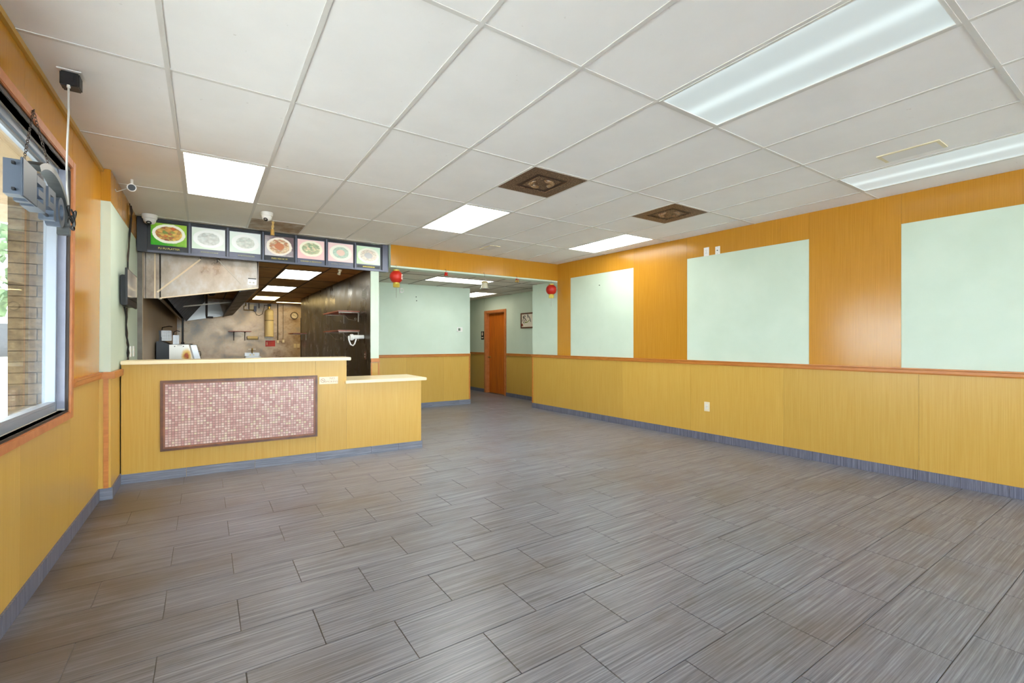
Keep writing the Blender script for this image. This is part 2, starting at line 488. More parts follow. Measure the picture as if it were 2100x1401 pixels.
# ================================================================== CEILING (main room)
ceiling = struct(MB().box(-1.0, 6.3, -6.4, 7.05, CEIL + 0.06, CEIL + 0.16).build('ceiling', 'ceil'))
GX = [-0.168 + 0.6096 * i for i in range(-1, 10)] + [6.1]
GY = [3.063 + 1.2343 * j for j in range(-8, 4)] + [6.95]
JY0 = -8                                                            # index of the first cross line
lights = {(0, 1): 'lamp_warm', (4, 1): 'lamp_mid', (8, 1): 'lamp_side', (4, -2): 'lamp', (8, -2): 'lamp'}
vents = {(4, 0), (7, 0)}
def panel(parent, a0, a1, b0, b1, z, mat):
    return MB().box(a0, a1, b0, b1, z, z + 0.012).build('ceiling_panel', mat, parent)
HT = 0.0115
for ii in range(len(GX) - 1):
    i = ii - 1
    for jj in range(len(GY) - 1):
        j = jj + JY0
        a0, a1, b0, b1 = GX[ii], GX[ii + 1], GY[jj], GY[jj + 1]
        if (i, j) in lights: continue
        if (i, j) in vents: b0 = b0 + 0.61
        if (i, j) == (1, 2): b1 = 6.19
        panel(ceiling, a0 + 0.002, a1 - 0.002, b0 + 0.002, b1 - 0.002, CEIL + 0.002, 'ceil')
for ii in range(len(GX) - 1):
    MB().box(GX[ii] - HT, GX[ii] + HT, -6.2, 6.85, CEIL - 0.003, CEIL + 0.0015).build('ceiling_tee', 'tee', ceiling)
for jj in range(len(GY) - 1):
    for ii in range(len(GX) - 1):
        MB().box(GX[ii] + HT, GX[ii + 1] - HT, GY[jj] - HT, GY[jj] + HT, CEIL - 0.003, CEIL + 0.0012).build('ceiling_cross_tee', 'tee', ceiling)
for a, b in ((4, 3.673), (7, 3.673), (1, 6.19)):
    MB().box(GX[a + 1] + HT, GX[a + 2] - HT, b - 0.008, b + 0.008, CEIL - 0.003, CEIL + 0.0012).build('ceiling_cross_tee', 'tee', ceiling)

def ceiling_light(x0, x1, y0, y1, z, mat, label, group='recessed fluorescent ceiling lights', rim=0.016, frame_mat='tee'):
    t = thing('ceiling_light', ((x0 + x1) / 2, (y0 + y1) / 2, z), label, 'ceiling light', group)
    rect = lambda q: [(x0 + q, y0 + q), (x1 - q, y0 + q), (x1 - q, y1 - q), (x0 + q, y1 - q)]
    MB().ring(rect(0.0), rect(rim), 2, z - 0.006, z + 0.012).build('frame', frame_mat, t)
    MB().box(x0 + rim, x1 - rim, y0 + rim, y1 - rim, z, z + 0.006).build('diffuser', mat, t)
    MB().box(x0 + 0.004, x1 - 0.004, y0 + 0.004, y1 - 0.004, z + 0.0125, z + 0.05).build('housing', 'white', t)
    return t
LIGHT_LABELS = {
    (0, 1): 'bright fluorescent panel in the ceiling near the menu board and window wall',
    (4, 1): 'fluorescent ceiling panel behind the first brown vent, nearer the header beam',
    (8, 1): 'fluorescent ceiling panel beside the right wall near the lantern corner',
    (4, -2): 'large prismatic fluorescent ceiling panel at the front middle of the room',
    (8, -2): 'fluorescent ceiling panel hugging the right wall above the widest mint patch'}
for (i, j), m in lights.items():
    a0, a1 = GX[i + 1], GX[i + 2]; b0, b1 = GY[j - JY0], GY[j - JY0 + 1]
    ceiling_light(a0 + HT, a1 - HT, b0 + HT, b1 - HT, CEIL, m, LIGHT_LABELS[(i, j)])

def brown_vent(x0, x1, y0, y1, label):
    z = CEIL
    t = thing('air_vent', ((x0 + x1) / 2, (y0 + y1) / 2, z), label, 'air vent', 'brown stained ceiling vents')
    rect = lambda q: [(x0 + q, y0 + q), (x1 - q, y0 + q), (x1 - q, y1 - q), (x0 + q, y1 - q)]
    MB().ring(rect(0.0), rect(0.115), 2, z - 0.004, z + 0.006).build('rim_plate', 'vent', t)
    MB().ring(rect(0.115), rect(0.165), 2, z + 0.004, z + 0.012).build('sunken_ring', 'vent_dark', t)
    MB().box(x0 + 0.165, x1 - 0.165, y0 + 0.165, y1 - 0.165, z - 0.002, z + 0.010).build('centre_plate', 'vent', t)
    cx, cy = (x0 + x1) / 2, (y0 + y1) / 2
    for dx, dy, lx, ly in ((-0.09, 0.03, 0.024, 0.058), (0.09, -0.02, 0.024, 0.058), (0.02, -0.085, 0.055, 0.022), (-0.02, 0.085, 0.055, 0.022)):
        b = MB(); n = 14; prof = [(1.0, 0.0), (0.92, 0.35), (0.7, 0.72), (0.38, 0.93), (0.05, 1.0)]
        vs = []
        for r, h in prof:
            vs += [(cx + dx + lx * r * math.cos(2 * math.pi * i / n), cy + dy + ly * r * math.sin(2 * math.pi * i / n), z - 0.002 - 0.024 * h) for i in range(n)]
        fs = [tuple(range(n)), tuple(range(4 * n, 5 * n))]
        for q in range(4): fs += [(q * n + i, q * n + (i + 1) % n, (q + 1) * n + (i + 1) % n, (q + 1) * n + i) for i in range(n)]
        b.add(vs, fs).build('scoop', 'vent_scoop', t, smooth=True)
for i, lab in ((4, 'brown speckled air vent in the ceiling between two light panels'), (7, 'brown speckled air vent in the ceiling close to the right wall')):
    brown_vent(GX[i + 1] + HT, GX[i + 2] - HT, 3.063 + HT, 3.665, lab)
t = thing('return_vent', (0.746, 6.47, CEIL), 'tan greasy return air panel in the ceiling above the menu board', 'air vent')
MB().ring([(0.453, 6.2), (1.04, 6.2), (1.04, 6.75), (0.453, 6.75)], [(0.475, 6.222), (1.018, 6.222), (1.018, 6.728), (0.475, 6.728)], 2, CEIL - 0.006, CEIL + 0.008).build('frame', 'vent_tan', t)
for q in range(9):
    MB().box(0.475, 1.018, 6.222 + q * 0.0562, 6.222 + q * 0.0562 + 0.052, CEIL - 0.002, CEIL + 0.006).build('slat', 'vent_tan', t)
# taped-over patches
def patch(x0, x1, y0, y1, label):
    t = thing('ceiling_patch', ((x0 + x1) / 2, (y0 + y1) / 2, CEIL), label, 'patch', 'taped ceiling patches')
    MB().box(x0, x1, y0, y1, CEIL - 0.004, CEIL + 0.003).build('board', 'patch', t)
    w = 0.022
    MB().box(x0 - w, x0, y0 - w, y1 + w, CEIL - 0.005, CEIL + 0.002).build('tape', 'patch_tape', t)
    MB().box(x0, x1, y0 - w, y0, CEIL - 0.005, CEIL + 0.002).build('tape', 'patch_tape', t)
    MB().box(x0, x1, y1, y1 + w, CEIL - 0.005, CEIL + 0.002).build('tape', 'patch_tape', t)
patch(4.42, 4.60, 1.07, 1.40, 'tape-edged rectangular patch in ceiling beside the right wall light')
patch(3.60, 3.76, 5.98, 6.28, 'small tape-edged patch in ceiling near the header beam')

# ================================================================== RIGHT WALL
wall_right = struct(MB(FR).box(-7.25, 6.68, -0.13, -0.006, -0.02, CEIL + 0.1).build('wall_right', 'mint'))
def wpanel(parent, xf, a0, a1, z0, z1, mat, name='wall_panel', d0=-0.006, d1=0.0):
    return MB(xf).box(a0 + 0.0008, a1 - 0.0008, d0, d1, z0, z1).build(name, mat, parent)
lo_seams = [-7.2, -6.0, -4.2, -2.97, -1.75, -0.54, 0.68, 1.9, 3.12, 4.34, 5.56, 6.68]
for a, b in zip(lo_seams, lo_seams[1:]): wpanel(wall_right, FR, a, b, 0.0, RAIL0, 'panel_low')
for a, b, kind in ((-7.2, -4.2, 'y'), (-4.2, -2.9, 'y'), (-2.9, -1.6, 'y'), (-1.6, 0.813, 'm'), (0.813, 1.633, 'y'), (1.633, 3.177, 'm'), (3.177, 4.12, 'y'), (4.12, 5.558, 'm'), (5.558, 5.918, 'y')):
    if kind == 'y': wpanel(wall_right, FR, a, b, RAIL1, CEIL, 'panel_up')
    else:
        wpanel(wall_right, FR, a, b, RAIL1, 2.493, 'mint', 'mint_panel', -0.008, -0.003)
        m = {-1.6: (-0.4,), 1.633: (1.941,), 4.12: (4.8,)}[a]
        xs = [a] + list(m) + [b]
        for p, q in zip(xs, xs[1:]): wpanel(wall_right, FR, p, q, 2.493, CEIL, 'panel_up')
wpanel(wall_right, FR, 5.918, 6.68, RAIL1, 2.455, 'mint', 'mint_panel', -0.008, -0.003)
def rail(name, xf, a0, a1):
    r = struct(MB(xf).prism([(0.0, RAIL0), (0.016, RAIL0), (0.02, RAIL0 + 0.012), (0.02, RAIL1 - 0.018), (0.028, RAIL1 - 0.012), (0.028, RAIL1), (0.0, RAIL1)], 0, a0, a1).build(name, 'rail'))
    return r
rail('trim_1', FR, -7.2, 6.70)
struct(MB(FR).box(6.655, 6.684, 0.0, 0.008, 0.1, RAIL0).build('trim_2', 'rail'))
def baseboard(name, xf, cuts, mat, h=0.1):
    a0, a1 = cuts[0], cuts[-1]
    b = struct(MB(xf).box(a0, a1, 0.0, 0.006, 0.0, h - 0.002).build(name, 'grout'))
    for p, q in zip(cuts, cuts[1:]):
        MB(xf).box(p + 0.0012, q - 0.0012, 0.001, 0.012, 0.001, h).build('baseboard_tile', mat, b)
    return b
baseboard('baseboard_right', FR, [-7.2] + [0.084 + 0.3018 * q for q in range(-24, 22)] + [6.685], 'base_v')
# fittings on the right wall
def wall_plate(name, s, z, w, h, label, cat, kind, mat='ivory'):
    t = thing(name, FR(s, 0, z - h / 2), label, cat)
    MB(FR).box(s - w / 2, s + w / 2, 0.0, 0.007, z - h / 2, z + h / 2).build('cover_plate', mat, t, bevel=0.002)
    if kind == 'duplex':
        for dz in (-0.02, 0.02):
            f = MB(FR).box(s - 0.017, s + 0.017, 0.006, 0.009, z + dz - 0.014, z + dz + 0.014).build('socket', 'white', t, bevel=0.002)
            for ds in (-0.007, 0.007): MB(FR).box(s + ds - 0.0015, s + ds + 0.0015, 0.0088, 0.0094, z + dz - 0.004, z + dz + 0.006).build('slot', 'black', f)
        MB(FR).cyl((s, 0.006, z), (s, 0.0085, z), 0.004, n=8).build('screw', 'bracket', t)
    elif kind == 'coax':
        MB(FR).cyl((s, 0.006, z), (s, 0.018, z), 0.006, n=10).build('jack', 'dark_metal', t)
        for dz in (-0.045, 0.045): MB(FR).cyl((s, 0.006, z + dz), (s, 0.0085, z + dz), 0.003, n=8).build('screw', 'bracket', t)
wall_plate('outlet', 2.874, 0.457, 0.078, 0.125, 'ivory outlet plate low on the straw-coloured right wainscot', 'outlet', 'duplex')
wall_plate('outlet', 2.881, 2.545, 0.075, 0.118, 'white power outlet plate on top edge of middle mint patch', 'outlet', 'duplex', 'white')
wall_plate('cable_jack', 2.721, 2.54, 0.066, 0.105, 'white coaxial cable plate on top edge of middle mint patch', 'wall plate', 'coax', 'white')
tag(MB(FR).cyl((4.84, -0.004, 2.29), (4.84, 0.014, 2.29), 0.006, n=10).build('wall_screw', 'dark_metal'), 'small dark screw left in the mint patch nearest the header', 'screw')

# ================================================================== LEFT WALL with the window
W0, W1, WZ0, WZ1 = 0.30, 4.13, 0.885, 2.455
b = MB(FL)
b.box(-6.4, W0, -0.114, -0.006, -0.02, CEIL + 0.1).box(W1, 5.2, -0.114, -0.006, -0.02, CEIL + 0.1)
b.box(W0, W1, -0.114, -0.006, -0.02, WZ0).box(W0, W1, -0.114, -0.006, WZ1, CEIL + 0.1)
wall_left = struct(b.build('wall_left', 'stucco'))
for a, q in ((-6.25, -3.25), (-3.25, -0.4), (-0.4, 0.82), (0.82, 2.04), (2.04, 3.26), (3.26, 4.20), (4.20, 5.12)):
    wpanel(wall_left, FL, a, q, 0.0, (RAIL0 if a >= 4.2 else WZ0 - 0.02), 'panel_low')
for a, q in ((-6.25, -3.25), (-3.25, 0.82), (0.82, 2.04), (2.04, 3.26), (3.26, 4.20)):
    wpanel(wall_left, FL, a, q, WZ1 + 0.02, CEIL, 'panel_up')
wpanel(wall_left, FL, 4.20, 5.12, RAIL1, CEIL, 'panel_up')
wpanel(wall_left, FL, -6.25, 0.23, WZ0 - 0.02, WZ1 + 0.02, 'panel_up')
struct(MB(FL).box(-6.25, 5.12, 0.0, 0.018, CEIL - 0.03, CEIL).build('trim_3', 'panel_low'))   # thin ceiling mould
# pilaster and wall behind it
wall_pil = struct(MB().box(-0.85, -0.671, 5.126, 7.0, -0.02, CEIL + 0.1).build('wall_pilaster', 'mint'))
def FPil(x, d, z): return (x, 5.126 - d, z)
wpanel(wall_pil, FPil, -0.76, -0.665, 0.0, RAIL0, 'panel_low', d0=0.0, d1=0.006)
wpanel(wall_pil, FPil, -0.76, -0.665, RAIL1, 2.52, 'mint', 'mint_panel', 0.0, 0.004)
wpanel(wall_pil, FPil, -0.76, -0.665, 2.52, CEIL, 'panel_up', d0=0.0, d1=0.006)
wpanel(wall_pil, FP, 5.122, 5.62, 0.0, RAIL0, 'panel_low')
wpanel(wall_pil, FP, 5.122, 6.97, RAIL1, 2.52, 'mint', 'mint_panel', -0.008, -0.003)
wpanel(wall_pil, FP, 5.122, 6.97, 2.52, CEIL, 'panel_up')
rail('trim_4', FL, 4.23, 5.13)
struct(MB(FPil).box(-0.755, -0.637, 0.006, 0.03, RAIL0, RAIL1).build('trim_5', 'rail'))
struct(MB(FP).box(5.12, 5.63, 0.0, 0.028, RAIL0, RAIL1).build('trim_6', 'rail'))
struct(MB(FPil).box(-0.712, -0.680, 0.006, 0.016, 0.1, RAIL0).build('trim_7', 'rail'))
baseboard('baseboard_left', FL, [-6.2] + [5.108 - 0.302 * q for q in range(37, -1, -1)], 'base_v')
baseboard('baseboard_pilaster', FPil, [-0.752, -0.652], 'base_h')
baseboard('baseboard_return', FP, [5.115, 5.60], 'base_v')

win = struct_root('window_1', FL((W0 + W1) / 2, 0, WZ0))
def casing(name, y0, y1, z0, z1):
    MB(FL).box(y0, y1, 0.0, 0.016, z0, z1).build(name, 'casing', win, bevel=0.004)
casing('casing', W1 + 0.005, W1 + 0.075, WZ0 - 0.06, WZ1 + 0.075)
casing('casing', W0 - 0.075, W0 - 0.005, WZ0 - 0.06, WZ1 + 0.075)
casing('casing', W0 - 0.005, W1 + 0.005, WZ1 + 0.02, WZ1 + 0.075)
casing('casing', W0 - 0.005, W1 + 0.005, WZ0 - 0.06, WZ0 - 0.012)
MB(FL).box(W0, W1, -0.04, 0.002, WZ0 - 0.012, WZ0).build('dark_stop', 'dark_gap', win)
MB(FL).box(W0, W1, -0.04, 0.002, WZ1, WZ1 + 0.02).build('dark_stop', 'dark_gap', win)
MB(FL).box(W1 - 0.004, W1 + 0.005, -0.012, 0.004, WZ0, WZ1).build('dark_stop', 'dark_gap', win)
MB(FL).box(W1 - 0.012, W1, -0.05, -0.012, WZ0 + 0.012, WZ1).build('jamb', 'jamb_grey', win)
MB(FL).box(W0, W0 + 0.012, -0.05, -0.012, WZ0 + 0.012, WZ1).build('jamb', 'jamb_grey', win)
FD0, FD1 = -0.112, -0.05
for y0, y1, z0, z1 in ((W1 - 0.045, W1, WZ0 + 0.0, WZ1), (W0, W0 + 0.045, WZ0, WZ1), (2.18, 2.225, WZ0 + 0.045, WZ1 - 0.045),
                       (W0 + 0.045, W1 - 0.045, WZ0, WZ0 + 0.045), (W0 + 0.045, W1 - 0.045, WZ1 - 0.045, WZ1)):
    MB(FL).box(y0, y1, FD0, FD1, z0, z1).build('frame_bar', 'aluminium', win, bevel=0.002)
MB(FL).box(W0 + 0.045, W1 - 0.045, -0.075, -0.062, WZ1 - 0.06, WZ1 - 0.05).build('gasket', 'black', win)
MB(FL).box(W0 + 0.045, W1 - 0.045, -0.09, -0.05, WZ0 + 0.045, WZ0 + 0.062).build('glazing_bead', 'aluminium', win)
for y0, y1 in ((W0 + 0.04, 2.185), (2.22, W1 - 0.04)):
    MB(FL).box(y0, y1, -0.103, -0.097, WZ0 + 0.04, WZ1 - 0.04).build('pane', 'glass', win)

# ================================================================== FRONT WALL (storefront and extra room length assumed behind the camera to supply daylight)
b = MB()
SF0, SF1 = 0.08, 2.70
b.box(-1.0, -0.5, -6.4, -6.25, -0.02, CEIL + 0.1).box(5.7, 6.3, -6.4, -6.25, -0.02, CEIL + 0.1)
b.box(-0.5, 5.7, -6.4, -6.25, SF1, CEIL + 0.1).box(-0.5, 5.7, -6.4, -6.25, -0.02, SF0)
wall_front = struct(b.build('wall_front', 'panel_low'))
win2 = struct_root('assumed_storefront', (2.5, -6.3, 0.08))
xs = [-0.5, 0.7, 1.9, 3.1, 4.3, 5.7]
for x in xs: MB().box(x - 0.025, x + 0.025, -6.36, -6.26, SF0, SF1).build('frame_bar', 'aluminium', win2)
for a, q in zip(xs, xs[1:]):
    MB().box(a + 0.025, q - 0.025, -6.36, -6.26, SF0, SF0 + 0.05).build('frame_bar', 'aluminium', win2)
    MB().box(a + 0.025, q - 0.025, -6.36, -6.26, SF1 - 0.05, SF1).build('frame_bar', 'aluminium', win2)
    MB().box(a + 0.025, q - 0.025, -6.315, -6.309, SF0 + 0.05, SF1 - 0.05).build('pane', 'glass', win2)

# ================================================================== HEADER, COLUMN, LOBBY, HALL
b = MB()
b.box(2.312, 5.53, 6.746, 6.95, 2.452, CEIL + 0.1).box(2.17, 2.312, 6.96, 7.06, KIT_CEIL, CEIL + 0.1).box(-0.68, 2.17, 6.96, 7.06, KIT_CEIL, CEIL + 0.1)
wall_header = struct(b.build('wall_header', 'mint'))
def FHd(x, d, z): return (x, 6.746 - d, z)
def FCol(x, d, z): return (x, 6.86 - d, z)
for a, q in ((2.312, 3.10), (3.10, 4.32), (4.32, 5.542)):
    wpanel(wall_header, FHd, a, q, 2.478, CEIL, 'panel_up', d0=0.0, d1=0.006)
wall_part = struct(MB().box(2.046, 2.17, 6.86, 12.83, -0.02, CEIL + 0.1).build('wall_partition', 'mint'))
wpanel(wall_part, FCol, 2.052, 2.17, 0.0, RAIL0, 'panel_low', d0=0.0, d1=0.006)
struct(MB(FCol).box(2.046, 2.176, 0.0, 0.026, RAIL0 + 0.005, RAIL1 + 0.005).build('trim_8', 'rail'))
for a in (2.046, 2.158): struct(MB(FCol).box(a, a + 0.016, 0.006, 0.014, 0.1, RAIL0).build('trim_%d' % (9 if a < 2.1 else 10), 'rail'))
def FKR(y, d, z): return (2.046 - d, y, z)
for a, q in ((6.87, 8.08), (8.08, 9.3), (9.3, 10.52), (10.52, 11.74), (11.74, 12.83)):
    wpanel(wall_part, FKR, a, q, 0.0, KIT_CEIL, 'k_right', 'steel_sheet', 0.0, 0.004)
MB(FKR).box(12.80, 12.85, -0.02, 0.012, 0.0, 1.94).build('corner_guard', 'dark_gap', wall_part)

wall_back = struct(MB().box(2.17, 4.72, LOBBY_Y + 0.006, LOBBY_Y + 0.13, -0.02, LOB_CEIL + 0.1).build('wall_back', 'mint'))
for a, q in ((2.17, 3.3), (3.3, 4.1), (4.1, 4.72)): wpanel(wall_back, FM, a, q, 0.0, RAIL0, 'panel_low')
wpanel(wall_back, FM, 2.17, 4.72, RAIL1, LOB_CEIL, 'mint', 'mint_panel')
rail('trim_11', FM, 2.17, 4.722)
struct(MB(FM).box(4.695, 4.722, 0.0, 0.008, 0.1, RAIL0).build('trim_12', 'rail'))
baseboard('baseboard_back', FM, [2.17, 2.62, 3.23, 3.84, 4.45, 4.728], 'base_h')
struct(MB().box(4.60, 4.72, LOBBY_Y + 0.13, 13.0, -0.02, LOB_CEIL + 0.1).build('wall_hall_left', 'mint'))
struct(MB().box(4.6, 6.3, 13.0, 13.12, -0.02, LOB_CEIL + 0.1).build('wall_hall_end', 'mint'))
p = FR(6.68, 0, 0)
struct(MB().box(p[0] + 0.012, 6.3, 7.38, p[1], -0.02, LOB_CEIL + 0.1).build('wall_jamb', 'mint'))
DY0, DY1, DZ = 9.50, 10.41, 2.07
b = MB()
b.box(HALL_X + 0.006, HALL_X + 0.14, 7.4, DY0, -0.02, LOB_CEIL + 0.1).box(HALL_X + 0.006, HALL_X + 0.14, DY1, 13.0, -0.02, LOB_CEIL + 0.1)
b.box(HALL_X + 0.006, HALL_X + 0.14, DY0, DY1, DZ, LOB_CEIL + 0.1)
wall_hall = struct(b.build('wall_hall', 'mint'))
for a, q in ((7.5, 8.4), (8.4, 9.42), (10.49, 11.6), (11.6, 13.0)):
    wpanel(wall_hall, FH, a, q, 0.0, RAIL0 - 0.03, 'panel_low')
    wpanel(wall_hall, FH, a, q, RAIL1 - 0.03, LOB_CEIL, 'mint', 'mint_panel')
struct(MB(FH).box(7.5, 9.43, 0.0, 0.022, RAIL0 - 0.03, RAIL1 - 0.03).build('trim_13', 'rail'))
struct(MB(FH).box(10.48, 13.0, 0.0, 0.022, RAIL0 - 0.03, RAIL1 - 0.03).build('trim_14', 'rail'))
baseboard('baseboard_hall', FH, [7.5] + [7.62 + 0.302 * q for q in range(6)] + [9.43], 'base_v', 0.09)
baseboard('baseboard_hall_far', FH, [10.48] + [10.76 + 0.302 * q for q in range(8)] + [13.0], 'base_v', 0.09)
door = struct_root('door_1', (HALL_X, (DY0 + DY1) / 2, 0))
for y0, y1, z0, z1 in ((DY0 - 0.07, DY0, 0, DZ + 0.065), (DY1, DY1 + 0.07, 0, DZ + 0.065), (DY0, DY1, DZ, DZ + 0.065)):
    MB(FH).box(y0, y1, -0.006, 0.014, z0, z1).build('casing', 'casing', door, bevel=0.003)
for y0, y1, z0, z1 in ((DY0, DY0 + 0.015, 0, DZ), (DY1 - 0.015, DY1, 0, DZ), (DY0 + 0.015, DY1 - 0.015, DZ - 0.015, DZ)):
    MB(FH).box(y0, y1, -0.14, -0.006, z0, z1).build('jamb', 'casing', door)
leaf = MB(FH).box(DY0 + 0.018, DY1 - 0.018, -0.135, -0.095, 0.006, DZ - 0.018).build('leaf', 'door', door, bevel=0.002)
struct(MB().box(HALL_X + 0.142, HALL_X + 0.25, 9.2, 10.8, -0.02, LOB_CEIL + 0.1).build('wall_light_stop', 'mint'))  # backing added behind the door to stop daylight leaking under it
kn = MB(FH).cyl((10.34, -0.095, 0.93), (10.34, -0.088, 0.93), 0.03, n=16).cyl((10.34, -0.09, 0.93), (10.34, -0.05, 0.93), 0.01, n=10).build('knob_plate', 'brass', leaf)
b = MB(FH); prof = [(0.012, -0.055), (0.024, -0.05), (0.028, -0.04), (0.024, -0.028), (0.008, -0.024)]
b.lathe(prof, (10.34, 0, 0.93), 16, 1).build('knob', 'brass', leaf, smooth=True)
# lobby ceiling
lob = struct(MB().box(2.1, 6.35, 6.95, 13.1, LOB_CEIL + 0.05, LOB_CEIL + 0.14).build('ceiling_lobby', 'lobby_ceil'))
lx = [2.1, 2.73, 3.34, 3.95, 4.56, 5.14, 5.75, 6.25]; ly = [7.02, 7.37, 7.97, 9.20, 10.40, 11.6, 13.05]
# the first fitting lies across the lobby, the second along the hall
L1 = (3.34, 4.56, 7.37, 7.97); L2 = (5.14, 5.75, 9.20, 10.40)
for i in range(len(lx) - 1):
    for j in range(len(ly) - 1):
        a0, a1, b0, b1 = lx[i], lx[i + 1], ly[j], ly[j + 1]
        if any(L[0] - 0.01 < a0 and a1 < L[1] + 0.01 and L[2] - 0.01 < b0 and b1 < L[3] + 0.01 for L in (L1, L2)): continue
        if a1 <= 4.72 and b0 > 8.7: continue
        panel(lob, a0 + 0.002, a1 - 0.002, b0 + 0.002, b1 - 0.002, LOB_CEIL + 0.002, 'lobby_ceil')
for x in lx[1:-1]:
    y1 = 8.7 if x < 4.7 else 13.0
    if 3.4 < x < 4.5:
        MB().box(x - HT, x + HT, 7.02, 7.37, LOB_CEIL - 0.003, LOB_CEIL + 0.0015).build('ceiling_tee', 'lobby_tee', lob)
        MB().box(x - HT, x + HT, 7.97, y1, LOB_CEIL - 0.003, LOB_CEIL + 0.0015).build('ceiling_tee', 'lobby_tee', lob)
    else: MB().box(x - HT, x + HT, 7.02, y1, LOB_CEIL - 0.003, LOB_CEIL + 0.0015).build('ceiling_tee', 'lobby_tee', lob)
for y in ly[1:-1]: MB().box(2.17 if y < 8.6 else 4.72, HALL_X, y - HT, y + HT, LOB_CEIL - 0.003, LOB_CEIL + 0.0012).build('ceiling_cross_tee', 'lobby_tee', lob)
ceiling_light(L1[0] + HT, L1[1] - HT, L1[2] + HT, L1[3] - HT, LOB_CEIL, 'lamp_lobby', 'fluorescent panel in the lobby ceiling behind the header beam')
ceiling_light(L2[0] + HT, L2[1] - HT, L2[2] + HT, L2[3] - HT, LOB_CEIL, 'lamp_hall', 'warm fluorescent panel in the hallway ceiling near the wooden door')

# ================================================================== COUNTER
cnt = thing('service_counter', FC(0.8, 0.3, 0), 'straw-panelled service counter with raised cream top and mosaic inset', 'counter')
CX0, CXM, CX1, DEP = -0.655, 1.362, 2.262, 0.58
MB(FC).box(CX0, CXM, 0.006, 0.22, 0.0, 1.118).build('high_body', 'panel_low', cnt)
MB(FC).box(CXM, CX1 - 0.006, 0.006, DEP, 0.0, 0.85).build('low_body', 'panel_low', cnt)
for a, q, z in ((CX0, -0.16, 1.118), (-0.16, 0.43, 1.118), (0.43, 1.03, 1.118), (1.03, CXM, 1.118), (CXM, CX1, 0.85)):
    MB(FC).box(a + 0.0006, q - 0.0006, 0.0, 0.006, 0.0, z).build('front_panel', 'panel_low', cnt)
MB(FC).box(CX1 - 0.006, CX1, 0.006, DEP, 0.0, 0.85).build('end_panel', 'panel_low', cnt)
MB(FC).box(CXM - 0.006, CXM, 0.006, 0.22, 0.85, 1.118).build('end_panel', 'panel_low', cnt)
MB(FC).box(CX0, CXM + 0.04, -0.045, 0.30, 1.118, 1.153).build('high_top', 'cream_top', cnt, bevel=0.004)
MB(FC).box(CXM - 0.02, CX1 + 0.055, -0.045, DEP + 0.06, 0.85, 0.884).build('low_top', 'cream_top', cnt, bevel=0.004)
# kick tiles
for p, q in zip([CX0, -0.155, 0.435, 1.034, 1.642, 1.969], [-0.155, 0.435, 1.034, 1.642, 1.969, CX1 + 0.012]):
    MB(FC).box(p + 0.0012, q - 0.0012, -0.012, 0.0, 0.0, 0.088).build('kick_tile', 'base_h', cnt)
MB(FC).box(CX1, CX1 + 0.012, 0.0, DEP, 0.0, 0.088).build('kick_tile', 'base_h', cnt)
# mosaic
mx0, mx1, mz0, mz1 = -0.362, 1.045, 0.272, 0.955
def rc(q): return [(mx0 + q, mz0 + q), (mx1 - q, mz0 + q), (mx1 - q, mz1 - q), (mx0 + q, mz1 - q)]
mo = MB(FC).box(mx0 + 0.03, mx1 - 0.03, -0.004, 0.0, mz0 + 0.03, mz1 - 0.03).build('mosaic_panel', 'mortar', cnt)
MB(FC).ring(rc(0.0), rc(0.022), 1, -0.022, 0.0).build('frame', 'frame_wood', mo)
MB(FC).ring(rc(0.022), rc(0.036), 1, -0.014, 0.0).build('frame_bead', 'bead_wood', mo)
chips = MB(FC); nx, nz = 52, 25
px, pz = (mx1 - mx0 - 0.072) / nx, (mz1 - mz0 - 0.072) / nz
for i in range(nx):
    for j in range(nz):
        a, c = mx0 + 0.036 + i * px, mz0 + 0.036 + j * pz
        g = 0.0016 + random.random() * 0.0008; d = -0.008 - random.random() * 0.0015
        chips.add([(a + g, -0.003, c + g), (a + px - g, -0.003, c + g), (a + px - g, -0.003, c + pz - g), (a + g, -0.003, c + pz - g),
                   (a + g + .001, d, c + g + .001), (a + px - g - .001, d, c + g + .001), (a + px - g - .001, d, c + pz - g - .001), (a + g + .001, d, c + pz - g - .001)],
                  [(4, 5, 6, 7), (0, 1, 5, 4), (1, 2, 6, 5), (2, 3, 7, 6), (3, 0, 4, 7)])
chips.build('mosaic_chips', 'mosaic', mo)['kind'] = 'stuff'
# NO SMOKING
sg = thing('no_smoking_sign', FC(1.166, 0, 0.85), 'small cream no smoking sign on the counter front beside the mosaic', 'sign')
MB(FC).box(1.068, 1.268, -0.004, 0.0, 0.852, 0.934).build('plate', 'sign_cream', sg, bevel=0.001)
def at_counter(cx, cz):
    return lambda r, u, o: FC(cx + r, -0.0045 - o, cz + u)
text('lettering', 'NO', 0.036, 'sign_ink', sg, at_counter(1.205, 0.913))
text('lettering', 'SMOKING', 0.032, 'sign_ink', sg, at_counter(1.196, 0.878))
MB(FC).ring(oval(1.105, 0.893, 0.024, 0.024), oval(1.105, 0.893, 0.019, 0.019), 1, -0.0052, -0.004).build('symbol_ring', 'sign_ink', sg)
MB(FC).prism([(1.089, 0.907), (1.092, 0.910), (1.121, 0.879), (1.118, 0.876)], 1, -0.0054, -0.004).build('symbol_slash', 'sign_ink', sg)
MB(FC).box(1.092, 1.118, -0.005, -0.004, 0.890, 0.895).build('symbol_cigarette', 'sign_ink', sg)

